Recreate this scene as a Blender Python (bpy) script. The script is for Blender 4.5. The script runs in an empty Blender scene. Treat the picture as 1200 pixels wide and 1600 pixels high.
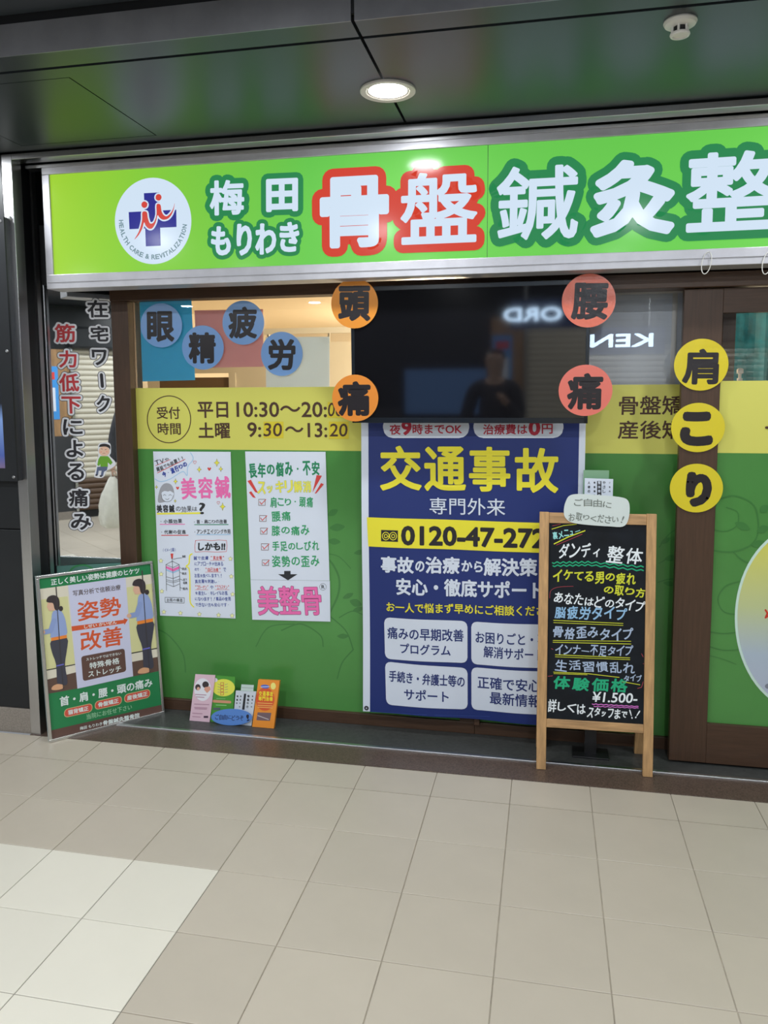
import bpy, bmesh, math, random
from mathutils import Vector, Matrix
random.seed(7)
SC = bpy.context.scene
COL = SC.collection
# ------------------------------------------------------------------ camera
CAM = Vector((1.01560466, -2.24209849, 1.51821673))
FPX, CX, CY = 1230.0926, 602.3163, 746.4699
YAW, PITCH, ROLL = math.radians(11.62950555), math.radians(-5.85584576), math.radians(-0.24318061)
_f = Vector((-math.sin(YAW)*math.cos(PITCH), math.cos(YAW)*math.cos(PITCH), math.sin(PITCH)))
_r = Vector((math.cos(YAW), math.sin(YAW), 0)); _u = _r.cross(_f)
CR = _r*math.cos(ROLL)+_u*math.sin(ROLL); CU = -_r*math.sin(ROLL)+_u*math.cos(ROLL); CF = _f
cd = bpy.data.cameras.new('camera'); cam = bpy.data.objects.new('camera', cd); COL.objects.link(cam)
cd.sensor_fit = 'HORIZONTAL'; cd.sensor_width = 36.0; cd.lens = FPX/1200*36
cd.shift_x = (600-CX)/1200; cd.shift_y = (CY-800)/1200
cd.clip_start = 0.02
m = Matrix((CR, CU, -CF)).transposed().to_4x4(); m.translation = CAM
cam.matrix_world = m
SC.camera = cam
# ------------------------------------------------------------------ world, exposure
w = bpy.data.worlds.new('world'); SC.world = w; w.use_nodes = True
w.node_tree.nodes['Background'].inputs[0].default_value = (0.80, 0.84, 0.90, 1)
w.node_tree.nodes['Background'].inputs[1].default_value = 0.30
SC.view_settings.view_transform = 'Standard'
SC.view_settings.look = 'None'
SC.view_settings.exposure = 0.0
SC.view_settings.gamma = 1.0
SC.view_settings.use_curve_mapping = False
# corridor ceiling downlights: (x, y); each gets a fixture further down
ZS, ZM = 2.548, 2.66          # soffit height, corridor ceiling height
YFASC = -0.02
CORRIDOR_LAMPS = [(x, y) for y in (-1.35, -3.0, -4.6) for x in (-3.4, -1.75, -0.10, 1.55, 3.20)]
LAMP_W, SOFFIT_W, ROOM_W = 17.6, 10.0, 55.0
def lamp(name, loc, power, size, color=(0.94, 0.975, 1.0), parent=None):
    l = bpy.data.lights.new(name, 'AREA'); l.shape = 'DISK'; l.size = size; l.energy = power; l.color = color
    o = bpy.data.objects.new(name, l); COL.objects.link(o); o.location = loc
    if parent: o.parent = parent
    return o

# ------------------------------------------------------------------ helpers
def ray(px, py): return CF + CR*((px-CX)/FPX) - CU*((py-CY)/FPX)
def onz(px, py, z): d = ray(px, py); return CAM + d*((z-CAM.z)/d.z)
def ony(px, py, y): d = ray(px, py); return CAM + d*((y-CAM.y)/d.y)
def lin(c): 
    c /= 255.0
    return c/12.92 if c <= 0.04045 else ((c+0.055)/1.055)**2.4
def rgb(r, g, b, k=1.0): return tuple(min(0.93, lin(v)*k) for v in (r, g, b))
MATS = {}
def mat(name, color, rough=0.5, metal=0.0, emit=None, es=1.0, spec=0.5, coat=0.0, bump=0.0, bscale=40, vary=0.0, vscale=3, stretch=(1, 1, 1), rand=0.0, coords='Object'):
    if name in MATS: return MATS[name]
    M = bpy.data.materials.new(name); M.use_nodes = True; N = M.node_tree.nodes; Lk = M.node_tree.links
    b = N['Principled BSDF']
    b.inputs['Base Color'].default_value = (*color, 1); b.inputs['Roughness'].default_value = rough
    b.inputs['Metallic'].default_value = metal; b.inputs['Specular IOR Level'].default_value = spec
    b.inputs['Coat Weight'].default_value = coat; b.inputs['Coat Roughness'].default_value = 0.05
    if emit: b.inputs['Emission Color'].default_value = (*emit, 1); b.inputs['Emission Strength'].default_value = es
    if bump or vary:
        tc = N.new('ShaderNodeTexCoord'); mp = N.new('ShaderNodeMapping'); mp.inputs['Scale'].default_value = stretch
        Lk.new(tc.outputs[coords], mp.inputs['Vector'])
    src = None
    if vary:
        n = N.new('ShaderNodeTexNoise'); n.inputs['Scale'].default_value = vscale; n.inputs['Detail'].default_value = 6; n.inputs['Roughness'].default_value = 0.6
        Lk.new(mp.outputs[0], n.inputs['Vector'])
        r = N.new('ShaderNodeMapRange'); r.inputs['From Min'].default_value = 0.25; r.inputs['From Max'].default_value = 0.75
        r.inputs['To Min'].default_value = 1-vary; r.inputs['To Max'].default_value = 1+vary
        Lk.new(n.outputs['Fac'], r.inputs['Value']); src = r.outputs[0]
    if rand:
        oi = N.new('ShaderNodeObjectInfo'); r2 = N.new('ShaderNodeMapRange'); r2.inputs['To Min'].default_value = 1-rand; r2.inputs['To Max'].default_value = 1+rand
        Lk.new(oi.outputs['Random'], r2.inputs['Value'])
        if src:
            mu = N.new('ShaderNodeMath'); mu.operation = 'MULTIPLY'; Lk.new(src, mu.inputs[0]); Lk.new(r2.outputs[0], mu.inputs[1]); src = mu.outputs[0]
        else: src = r2.outputs[0]
    if src:
        vm = N.new('ShaderNodeVectorMath'); vm.operation = 'SCALE'; vm.inputs[0].default_value = color
        Lk.new(src, vm.inputs['Scale']); Lk.new(vm.outputs[0], b.inputs['Base Color'])
    if bump:
        n2 = N.new('ShaderNodeTexNoise'); n2.inputs['Scale'].default_value = bscale; n2.inputs['Detail'].default_value = 4
        Lk.new(mp.outputs[0], n2.inputs['Vector'])
        bp = N.new('ShaderNodeBump'); bp.inputs['Strength'].default_value = bump; bp.inputs['Distance'].default_value = 0.004
        Lk.new(n2.outputs['Fac'], bp.inputs['Height']); Lk.new(bp.outputs[0], b.inputs['Normal'])
    MATS[name] = M
    return M
K = 1.2
def ink(r, g, b, rough=0.55):           # printed or painted colour
    return mat('ink_%d_%d_%d' % (r, g, b), rgb(r, g, b, K), rough)
def glow(r, g, b, s=1.0):               # backlit print
    return mat('backlit_%d_%d_%d' % (r, g, b), (0.012, 0.012, 0.012), 0.14, emit=tuple(lin(v) for v in (r, g, b)), es=s, spec=0.10)
def ramp_mat(name, stops, axis, lo, hi, emit=0.0, rough=0.45):
    M = bpy.data.materials.new(name); M.use_nodes = True; N = M.node_tree.nodes; Lk = M.node_tree.links; b = N['Principled BSDF']
    g = N.new('ShaderNodeNewGeometry'); s = N.new('ShaderNodeSeparateXYZ'); Lk.new(g.outputs['Position'], s.inputs[0])
    r = N.new('ShaderNodeMapRange'); r.inputs['From Min'].default_value = lo; r.inputs['From Max'].default_value = hi
    Lk.new(s.outputs[axis], r.inputs['Value'])
    cr = N.new('ShaderNodeValToRGB'); e = cr.color_ramp.elements
    while len(e) < len(stops): e.new(0.5)
    for i, (p, c) in enumerate(stops): e[i].position = p; e[i].color = (*c, 1)
    Lk.new(r.outputs[0], cr.inputs[0]); b.inputs['Roughness'].default_value = rough
    if emit:
        b.inputs['Specular IOR Level'].default_value = 0.12; Lk.new(cr.outputs[0], b.inputs['Emission Color']); b.inputs['Emission Strength'].default_value = emit
        b.inputs['Base Color'].default_value = (0.05, 0.1, 0.03, 1)
    else: Lk.new(cr.outputs[0], b.inputs['Base Color'])
    MATS[name] = M
    return M
def glass_mat(name, tint=(1, 1, 1), ior=1.6, rough=0.0):
    M = bpy.data.materials.new(name); M.use_nodes = True; N = M.node_tree.nodes; Lk = M.node_tree.links
    N.remove(N['Principled BSDF'])
    t = N.new('ShaderNodeBsdfTransparent'); t.inputs[0].default_value = (*tint, 1)
    g = N.new('ShaderNodeBsdfGlossy'); g.inputs['Roughness'].default_value = rough
    fr = N.new('ShaderNodeFresnel'); fr.inputs['IOR'].default_value = ior
    mx = N.new('ShaderNodeMixShader'); Lk.new(fr.outputs[0], mx.inputs[0]); Lk.new(t.outputs[0], mx.inputs[1]); Lk.new(g.outputs[0], mx.inputs[2])
    Lk.new(mx.outputs[0], N['Material Output'].inputs['Surface'])
    MATS[name] = M
    return M

def tag(o, label=None, cat=None, group=None, kind=None):
    if label: o['label'] = label
    if cat: o['category'] = cat
    if group: o['group'] = group
    if kind: o['kind'] = kind
    return o
def wloc(o):
    v = Vector((0, 0, 0))
    while o: v += Vector(o.location); o = o.parent
    return v
def thing(name, label, cat, loc=(0, 0, 0), group=None):
    o = bpy.data.objects.new(name, None); COL.objects.link(o); o.location = loc; o.empty_display_size = 0.05
    return tag(o, label, cat, group)
class MB:
    def __init__(s): s.v = []; s.f = []; s.mi = []; s.mats = []
    def slot(s, m):
        if m not in s.mats: s.mats.append(m)
        return s.mats.index(m)
    def add(s, vs, fs, m=None):
        k = len(s.v); s.v += [Vector(p) for p in vs]; s.f += [[i+k for i in f] for f in fs]
        s.mi += [s.slot(m) if m else 0]*len(fs); return s
    def box(s, x0, x1, y0, y1, z0, z1, m=None):
        return s.add([(x, y, z) for z in (z0, z1) for y in (y0, y1) for x in (x0, x1)],
                     [(0, 2, 3, 1), (4, 5, 7, 6), (0, 1, 5, 4), (2, 6, 7, 3), (0, 4, 6, 2), (1, 3, 7, 5)], m)
    def pbox(s, P, u0, u1, v0, v1, d0, d1, m=None):      # box in a plane's own axes
        return s.add([P.w(u, v, d) for v in (v0, v1) for d in (d1, d0) for u in (u0, u1)],
                     [(0, 2, 3, 1), (4, 5, 7, 6), (0, 1, 5, 4), (2, 6, 7, 3), (0, 4, 6, 2), (1, 3, 7, 5)], m)
    def bar(s, a, b, r0, r1=None, n=10, m=None):
        a, b = Vector(a), Vector(b); r1 = r0 if r1 is None else r1; d = (b-a).normalized()
        x = d.orthogonal().normalized(); y = d.cross(x); vs = []
        for p, r in ((a, r0), (b, r1)):
            vs += [p+x*(r*math.cos(2*math.pi*i/n))+y*(r*math.sin(2*math.pi*i/n)) for i in range(n)]
        fs = [(i, (i+1) % n, n+(i+1) % n, n+i) for i in range(n)]+[tuple(range(n-1, -1, -1)), tuple(range(n, 2*n))]
        return s.add(vs, fs, m)
    def tube(s, pts, r, n=8, m=None):
        for a, b in zip(pts, pts[1:]): s.bar(a, b, r, n=n, m=m)
        return s
    def lathe(s, c, prof, n=32, axis='z', m=None):      # prof: (radius, height) pairs
        c = Vector(c); vs = []
        for r, h in prof:
            for i in range(n):
                a = 2*math.pi*i/n
                p = Vector((r*math.cos(a), r*math.sin(a), h)) if axis == 'z' else Vector((r*math.cos(a), h, r*math.sin(a)))
                vs.append(c+p)
        fs = []
        for k in range(len(prof)-1):
            for i in range(n): fs.append((k*n+i, k*n+(i+1) % n, (k+1)*n+(i+1) % n, (k+1)*n+i))
        return s.add(vs, fs, m)
    def build(s, name, m=None, parent=None, smooth=False, bevel=0.0, kind=None):
        base = wloc(parent) if parent else Vector((0, 0, 0))
        me = bpy.data.meshes.new(name)
        me.from_pydata([v-base for v in s.v], [], s.f)
        ms = s.mats if s.mats else [m]
        for q in ms: me.materials.append(q)
        if len(ms) > 1: me.polygons.foreach_set('material_index', s.mi)
        if smooth: me.polygons.foreach_set('use_smooth', [True]*len(me.polygons))
        me.update()
        o = bpy.data.objects.new(name, me); COL.objects.link(o)
        if parent: o.parent = parent
        if bevel:
            b = o.modifiers.new('bevel', 'BEVEL'); b.width = bevel; b.segments = 2; b.limit_method = 'ANGLE'
        if smooth:
            try:
                me.set_sharp_from_angle(angle=math.radians(40))
            except Exception: pass
        if kind: o['kind'] = kind
        return o
def BX(name, m, parent, *a, bevel=0.0, kind=None): return MB().box(*a).build(name, m, parent, bevel=bevel, kind=kind)

class Plane:
    def __init__(s, O, ex=(1, 0, 0), ey=(0, 0, 1), quad=None, W=1, H=1):
        s.O = Vector(O); s.ex = Vector(ex).normalized(); s.ey = Vector(ey).normalized(); s.n = s.ex.cross(s.ey); s.warp = None
        s.hom = None
        if quad:                       # measured outline of a flat sheet: TL TR BR BL
            import numpy as np
            dst = [(0, H), (W, H), (W, 0), (0, 0)]; A = []; B = []
            for (x, y), (u, v) in zip(quad, dst):
                A += [[x, y, 1, 0, 0, 0, -u*x, -u*y], [0, 0, 0, x, y, 1, -v*x, -v*y]]; B += [u, v]
            s.hom = list(np.linalg.solve(np.array(A, float), np.array(B, float)))
    def loc(s, px, py):
        if s.hom:
            h = s.hom; w_ = h[6]*px+h[7]*py+1
            return ((h[0]*px+h[1]*py+h[2])/w_, (h[3]*px+h[4]*py+h[5])/w_)
        d = ray(px, py); P = CAM+d*((s.O-CAM).dot(s.n)/d.dot(s.n)); P -= s.O
        return (P.dot(s.ex), P.dot(s.ey))
    def w(s, u, v, d=0.0):
        if s.warp: d = d+s.warp(u, v)
        return s.O+s.ex*u+s.ey*v+s.n*d
# ---- lettering: outlines from the program's own built-in typeface
GL = {}
def glyphs(t):
    if t in GL: return GL[t]
    c = bpy.data.curves.new('t', 'FONT'); c.body = t; c.resolution_u = 3
    o = bpy.data.objects.new('t', c); COL.objects.link(o)
    ev = o.evaluated_get(bpy.context.evaluated_depsgraph_get()); me = ev.to_mesh()
    vs = [(v.co.x, v.co.y) for v in me.vertices]; fs = [tuple(p.vertices) for p in me.polygons]
    ev.to_mesh_clear(); bpy.data.objects.remove(o); bpy.data.curves.remove(c)
    cnt = {}
    for f in fs:
        for i in range(len(f)):
            k = (f[i], f[(i+1) % len(f)]); k = (min(k), max(k)); cnt[k] = cnt.get(k, 0)+1
    ed = [k for k, n in cnt.items() if n == 1]
    if not vs: GL[t] = None; return None
    xs = [v[0] for v in vs]; ys = [v[1] for v in vs]; x0, x1, y0, y1 = min(xs), max(xs), min(ys), max(ys)
    sx, sy = max(1e-6, x1-x0), max(1e-6, y1-y0)
    GL[t] = ([((x-x0)/sx-0.5, (y-y0)/sy-0.5) for x, y in vs], fs, ed, sx/sy)
    return GL[t]
def stag(fs, n):
    dd = [0.0]*n
    for k, f in enumerate(fs):
        for i in f: dd[i] = -1.2e-5*(1+k % 18)
    return dd
class Draw:
    def __init__(s, plane, zoom=(0, 0, 1.0), d0=0.0005, step=0.0003):
        s.P = plane; s.z = zoom; s.d0 = d0; s.st = step; s.parts = {}; s.part = 'print'; s.grid = None
    def q(s, x, y): return s.P.loc(s.z[0]+x/s.z[2], s.z[1]+y/s.z[2])
    def mpp(s, x, y):
        a = s.q(x, y); b = s.q(x+1, y); return math.hypot(a[0]-b[0], a[1]-b[1])
    def put(s, uv, fs, m, L, dd=None):       # dd: tiny depth per vertex so that overlapping pieces never coincide
        mb = s.parts.setdefault(s.part, MB()); d = s.d0+s.st*L
        mb.add([s.P.w(q[0], q[1], d+(dd[i] if dd else 0.0)) for i, q in enumerate(uv)], fs, m)
    def uvpoly(s, uv, m, L=0):
        if sum(a[0]*b[1]-b[0]*a[1] for a, b in zip(uv, uv[1:]+uv[:1])) < 0: uv = uv[::-1]
        s.put(uv, [tuple(range(len(uv)))], m, L)
    def poly(s, pts, m, L=0): s.uvpoly([s.q(*p) for p in pts], m, L)
    def quad(s, pts, m, L=0, n=1, k=1):                # four corners TL TR BR BL, gridded when the sheet bends
        a, b, c, d = [Vector(s.q(*p)) for p in pts]
        uv = []; fs = []
        for j in range(k+1):
            for i in range(n+1):
                t, r = i/n, j/k; p = (a*(1-t)+b*t)*(1-r)+(d*(1-t)+c*t)*r; uv.append((p.x, p.y))
        for j in range(k):
            for i in range(n): x = j*(n+1)+i; fs.append((x+n+1, x+n+2, x+1, x))
        s.put(uv, fs, m, L)
    def rect(s, x0, y0, x1, y1, m, L=0, n=1, k=1): s.quad([(x0, y0), (x1, y0), (x1, y1), (x0, y1)], m, L, n, k)
    def rrect(s, pts, r, m, L=0):                      # rounded quad, corners TL TR BR BL in picture units
        out = []
        P4 = [Vector(p) for p in pts]
        for i in range(4):
            p, a, b = P4[i], P4[i-1], P4[(i+1) % 4]
            ea = (a-p).normalized()*r; eb = (b-p).normalized()*r
            for k in range(5):
                t = k/4*math.pi/2; out.append(p+ea*(1-math.sin(t))+eb*(1-math.cos(t)))
        s.poly([(p.x, p.y) for p in out], m, L)
    def rgrid(s, pts, r, m, L=0, nx=16, ny=12):         # rounded quad as a grid that follows a bending sheet
        a, b, c, d = [Vector(s.q(*p)) for p in pts]; k = s.mpp(*pts[0])*r
        W = (b-a).length; H = (d-a).length; uv = []; fs = []
        rows = [0, .1, .25, .5, 1.0]; ys = [k*q for q in rows]+[k+(H-2*k)*(i+1)/ny for i in range(ny-1)]+[H-k*q for q in rows[::-1]]
        for y in ys:
            e = k-y if y < k else (y-(H-k) if y > H-k else 0); e = max(0.0, min(k, e)); ins = k-math.sqrt(max(0, k*k-e*e))
            for i in range(nx+1):
                x = ins+(W-2*ins)*i/nx; p = (a*(1-x/W)+b*(x/W))*(1-y/H)+(d*(1-x/W)+c*(x/W))*(y/H); uv.append((p.x, p.y))
        for j in range(len(ys)-1):
            for i in range(nx): x = j*(nx+1)+i; fs.append((x+nx+1, x+nx+2, x+1, x))
        s.put(uv, fs, m, L)
    def ell(s, cx, cy, rx, ry, m, L=0, n=36, a0=0, a1=360, rot=0):
        ca, sa = math.cos(math.radians(rot)), math.sin(math.radians(rot)); pts = []
        for i in range(n):
            a = math.radians(a0+(a1-a0)*i/(n if a1-a0 >= 360 else n-1)); x, y = rx*math.cos(a), -ry*math.sin(a)
            pts.append((cx+x*ca-y*sa, cy+x*sa+y*ca))
        s.poly(pts, m, L)
    def stroke_uv(s, pts, r, m, L=0, closed=False, caps=True, nd=8):
        uv = []; fs = []
        pr_ = list(zip(pts, pts[1:]))+([(pts[-1], pts[0])] if closed else [])
        for a, b in pr_:
            dx, dy = b[0]-a[0], b[1]-a[1]; l = math.hypot(dx, dy)
            if l < 1e-7: continue
            nx, ny = -dy/l*r, dx/l*r; k = len(uv)
            uv += [(a[0]-nx, a[1]-ny), (b[0]-nx, b[1]-ny), (b[0]+nx, b[1]+ny), (a[0]+nx, a[1]+ny)]; fs.append((k, k+1, k+2, k+3))
        if caps:
            for p in pts:
                k = len(uv); uv += [(p[0]+r*math.cos(2*math.pi*i/nd), p[1]+r*math.sin(2*math.pi*i/nd)) for i in range(nd)]; fs.append(tuple(range(k, k+nd)))
        s.put(uv, fs, m, L, stag(fs, len(uv)))
    def stroke(s, pts, wpx, m, L=0, closed=False, smooth=0, wav=0, wn=12, caps=True):
        if smooth: pts = spline(pts, smooth, closed)
        if wav:
            q = []
            for (a, b) in zip(pts, pts[1:]):
                for i in range(wn*4):
                    t = i/(wn*4); q.append((a[0]+(b[0]-a[0])*t, a[1]+(b[1]-a[1])*t+wav*math.sin(t*wn*2*math.pi)))
            pts = q+[pts[-1]]
        r = s.mpp(*pts[0])*wpx/2
        s.stroke_uv([s.q(*p) for p in pts], r, m, L, closed, caps)
    def text(s, t, xl, yl, xr, yr, h, m, L=1, bold=0.0, out=None, om=None, nd=8, vert=False, jit=0.0, slant=0.0):
        """text whose ink spans from the left-middle to the right-middle point, h tall; bold = extra stroke radius, out = outline radius (picture units)"""
        if jit and len(t) > 1:
            n = len(t)
            for i, c in enumerate(t):
                if c in ' 　': continue
                a, b = (i+0.06)/n, (i+0.94)/n
                big = c not in 'のはがでにをてもやとしくっょゃゅッー・、。こりいう,.'
                hh = h*(1.0 if big else 0.72)*(1+jit*random.uniform(-0.6, 0.6)); dy = h*jit*random.uniform(-0.5, 0.5)
                if c in '・、。,.': hh = h*0.15; a, b = (i+0.4)/n, (i+0.6)/n
                if c == 'ー': hh = h*0.1
                if c in 'ィッャュョァゥェォっゃゅょ': hh = h*0.58; dy += h*0.16; a, b = (i+0.12)/n, (i+0.72)/n
                if c in '!)(': w_ = 0.10 if c == '!' else 0.14; a, b = (i+0.5-w_)/n, (i+0.5+w_)/n
                if c == '"': hh = h*0.3; dy -= h*0.32; a, b = (i+0.3)/n, (i+0.7)/n
                sk = h*jit*random.uniform(-0.35, 0.35)
                s.text(c, xl+(xr-xl)*a, yl+(yr-yl)*a+dy+sk, xl+(xr-xl)*b, yl+(yr-yl)*b+dy-sk, hh, m, L, bold, out, om, nd, slant=slant)
            return
        g = glyphs(t)
        if not g: return
        vs, fs, ed, asp = g
        a = Vector(s.q(xl, yl)); b = Vector(s.q(xr, yr)); xm, ym = (xl+xr)/2, (yl+yr)/2
        k = s.mpp(xm, ym); top = Vector(s.q(xm, ym-h/2)); bot = Vector(s.q(xm, ym+h/2))
        br = bold*k; W = max(1e-5, (b-a).length-2*br); H = max(1e-5, (top-bot).length-2*br)
        e1 = (b-a).normalized(); e2 = Vector((-e1.y, e1.x)); c = (a+b)/2
        uv = []
        for x, y in vs:
            p = c+e1*(x*W+y*H*slant)+e2*(y*H); uv.append((p.x, p.y))
        s.put(uv, fs, m, L)
        if br > 0: s.fat(uv, ed, br, m, L, nd)
        if out:
            s.put(uv, fs, om, L-1); s.fat(uv, ed, br+out*k, om, L-1, nd)
    def fat(s, uv, ed, r, m, L, nd):
        o = []; fs = []
        seen = set()
        for i, j in ed:
            a, b = uv[i], uv[j]; dx, dy = b[0]-a[0], b[1]-a[1]; l = math.hypot(dx, dy)
            if l > 1e-9:
                nx, ny = -dy/l*r, dx/l*r; k = len(o)
                o += [(a[0]-nx, a[1]-ny), (b[0]-nx, b[1]-ny), (b[0]+nx, b[1]+ny), (a[0]+nx, a[1]+ny)]; fs.append((k, k+1, k+2, k+3))
            for q in (i, j):
                if q not in seen:
                    seen.add(q); k = len(o); p = uv[q]
                    o += [(p[0]+r*math.cos(2*math.pi*t/nd), p[1]+r*math.sin(2*math.pi*t/nd)) for t in range(nd)]; fs.append(tuple(range(k, k+nd)))
        s.put(o, fs, m, L, stag(fs, len(o)))
    def build(s, parent):
        return [mb.build(n.split('_')[0] if n[-1].isdigit() else n, None, parent) for n, mb in s.parts.items()]
def spline(p, n, closed=False):
    out = []; N = len(p)
    rng = range(N if closed else N-1)
    for i in rng:
        g = (lambda k: p[k % N]) if closed else (lambda k: p[max(0, min(N-1, k))])
        a, b, c, d = g(i-1), g(i), g(i+1), g(i+2)
        for k in range(n):
            t = k/n
            out.append(tuple(0.5*(2*b[j]+(c[j]-a[j])*t+(2*a[j]-5*b[j]+4*c[j]-d[j])*t*t+(3*b[j]-a[j]-3*c[j]+d[j])*t**3) for j in range(2)))
    if not closed: out.append(p[-1])
    return out

# ------------------------------------------------------------------ materials of the place
m_tile = mat('beige_tile', (0.50, 0.445, 0.365), 0.38, vary=0.07, vscale=2.2, rand=0.03, bump=0.05, bscale=30, coords='Object')
m_tilew = mat('ivory_tile', (0.72, 0.685, 0.59), 0.35, vary=0.03, vscale=3, rand=0.02)
m_grout = mat('grout', (0.41, 0.365, 0.295), 0.85, vary=0.35, vscale=7)
m_groutd = mat('grey_grout', (0.17, 0.16, 0.15), 0.85, vary=0.2, vscale=9)
m_granite = mat('brown_granite', (0.10, 0.068, 0.052), 0.35, vary=0.75, vscale=170)
m_graniteL = mat('grey_granite', (0.27, 0.24, 0.21), 0.4, vary=0.35, vscale=150)
m_sill = mat('dark_sill', (0.055, 0.058, 0.056), 0.45, vary=0.3, vscale=60)
m_steel = mat('brushed_steel', (0.56, 0.56, 0.57), 0.28, 1.0, vary=0.08, vscale=30, stretch=(60, 60, 0.6))
m_alu = mat('satin_aluminium', (0.62, 0.63, 0.65), 0.32, 1.0)
m_black = mat('black_recess', (0.010, 0.011, 0.014), 0.6)
m_darkpanel = mat('charcoal_panel', (0.016, 0.018, 0.021), 0.4, spec=0.35, vary=0.12, vscale=6)
m_ceil = mat('glossy_dark_ceiling', (0.024, 0.031, 0.038), 0.36, spec=0.8, vary=0.15, vscale=2)
m_fascia = mat('dark_metal_fascia', (0.30, 0.305, 0.335), 0.36, metal=0.55, vary=0.2, vscale=5)
m_wood = mat('brown_wood_frame', (0.070, 0.036, 0.020), 0.42, vary=0.22, vscale=14, stretch=(9, 9, 0.5), bump=0.08, bscale=120)
m_woodh = mat('brown_wood_rail', (0.070, 0.036, 0.020), 0.42, vary=0.22, vscale=14, stretch=(0.5, 9, 9), bump=0.08, bscale=120)
m_glass = glass_mat('clear_glass')
m_wpaint = mat('white_paint', (0.72, 0.70, 0.66), 0.6)
m_lampw = mat('white_lamp_ring', (0.75, 0.72, 0.68), 0.4)
m_bulb = mat('lamp_lens', (0.9, 0.9, 0.9), 0.5, emit=(1, 0.97, 0.9), es=9.0)
m_mirror = mat('mirror_silver', (0.86, 0.88, 0.88), 0.015, 1.0)
m_paper = mat('white_paper', rgb(206, 214, 228, K), 0.5)
m_plasticw = mat('white_plastic', (0.78, 0.77, 0.73), 0.4)
m_blackp = mat('black_plastic', (0.012, 0.012, 0.014), 0.32)

# ------------------------------------------------------------------ floor
T = 0.30
fl = BX('floor', m_grout, None, -6, 8, -6.2, 0.795, -0.06, -0.0035, kind='structure')
def tile_mesh(name, mt):
    g = 0.0013; bm = bmesh.new(); bmesh.ops.create_cube(bm, size=1)
    for v in bm.verts: v.co = Vector((g+(v.co.x+.5)*(T-2*g), g+(v.co.y+.5)*(T-2*g), -0.0095+(v.co.z+.5)*0.0095))
    top = [e for e in bm.edges if all(v.co.z > -0.001 for v in e.verts)]
    bmesh.ops.bevel(bm, geom=top, offset=0.0012, segments=1, affect='EDGES')
    me = bpy.data.meshes.new(name); bm.to_mesh(me); bm.free(); me.materials.append(mt); return me
BX('grout_bed', m_groutd, fl, -6, -0.0005, -3.0, -0.0005, -0.0036, -0.0028)
tb, tw = tile_mesh('tile', m_tile), tile_mesh('tile', m_tilew)
YB = 0.795
rest = MB()
for c in range(-20, 26):
    for r in range(-20, 3):
        white = c < 0 and -10 <= r < 0
        x0, y0 = c*T, r*T
        if -7 <= c <= 8 and -8 <= r <= 1:
            o = bpy.data.objects.new('tile', tw if white else tb); COL.objects.link(o); o.parent = fl; o.location = (x0, y0, 0)
        else:
            y1 = min(y0+T, YB)
            if y1-y0 < 0.02: continue
            rest.box(x0+.0016, x0+T-.0016, y0+.0016, y1-.0016, -0.0095, 0, m_tilew if white else m_tile)
rest.build('distant_tiles', None, fl, kind='stuff')
BX('trim_1', m_granite, None, -1.262, 8, 0.795, 0.957, -0.02, 0.002, kind='structure', bevel=0.0015)
BX('trim_2', m_alu, None, -1.21, 8, 0.957, 0.977, -0.02, 0.008, kind='structure', bevel=0.003)
BX('trim_3', m_sill, None, -1.30, 8, 0.977, 1.30, -0.02, 0.004, kind='structure')

# ------------------------------------------------------------------ left wall, jamb and head of the opening
YW = 0.81
XJ0, XJ1 = -1.262, -1.213
zj = ony(20, 827, YW).z
wl = BX('wall_left', m_black, None, -6, XJ0-0.004, YW+0.012, 1.0, 0, ZS, kind='structure')
BX('panel', m_darkpanel, wl, -3.2, XJ0-0.004, YW, YW+0.014, 0.118, zj-0.003, bevel=0.002)
BX('panel', m_darkpanel, wl, -3.2, XJ0-0.004, YW, YW+0.014, zj+0.003, ZS-0.004, bevel=0.002)
BX('panel', m_darkpanel, wl, -6, -3.206, YW, YW+0.014, 0.118, ZS-0.004, bevel=0.002)
BX('baseboard_left', m_graniteL, None, -6, XJ0, YW-0.004, YW+0.012, 0, 0.115, kind='structure', bevel=0.002)
jb = BX('trim_4', m_steel, None, XJ0, XJ1, YW-0.006, YW+0.055, 0.0, ZS-0.006, kind='structure', bevel=0.002)
p = ony(15, 341, YW-0.006)
MB().lathe(p, [(0.0, -0.012), (0.004, -0.012), (0.0045, -0.010), (0.0085, -0.009), (0.009, -0.004), (0.009, 0.0)], 20, 'y').build('bolt_cap', m_alu, jb, smooth=True)
BX('trim_5', m_steel, None, XJ1, 4.5, YW-0.006, YW+0.055, ZS-0.030, ZS-0.006, kind='structure', bevel=0.002)
BX('trim_6', m_black, None, -1.6, XJ1-0.045, YW+0.055, 1.5, 0.004, ZS, kind='structure')
BX('trim_7', m_steel, None, XJ1-0.004, XJ1+0.006, 0.925, 0.952, 0.004, ZS-0.04, kind='structure')
BX('trim_8', m_steel, None, XJ1+0.006, 4.5, 0.885, 0.935, ZS-0.045, ZS-0.032, kind='structure')
BX('wall_header', m_black, None, -1.3, 4.5, 1.10, 1.45, 2.02, ZS+0.3, kind='structure')

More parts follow.
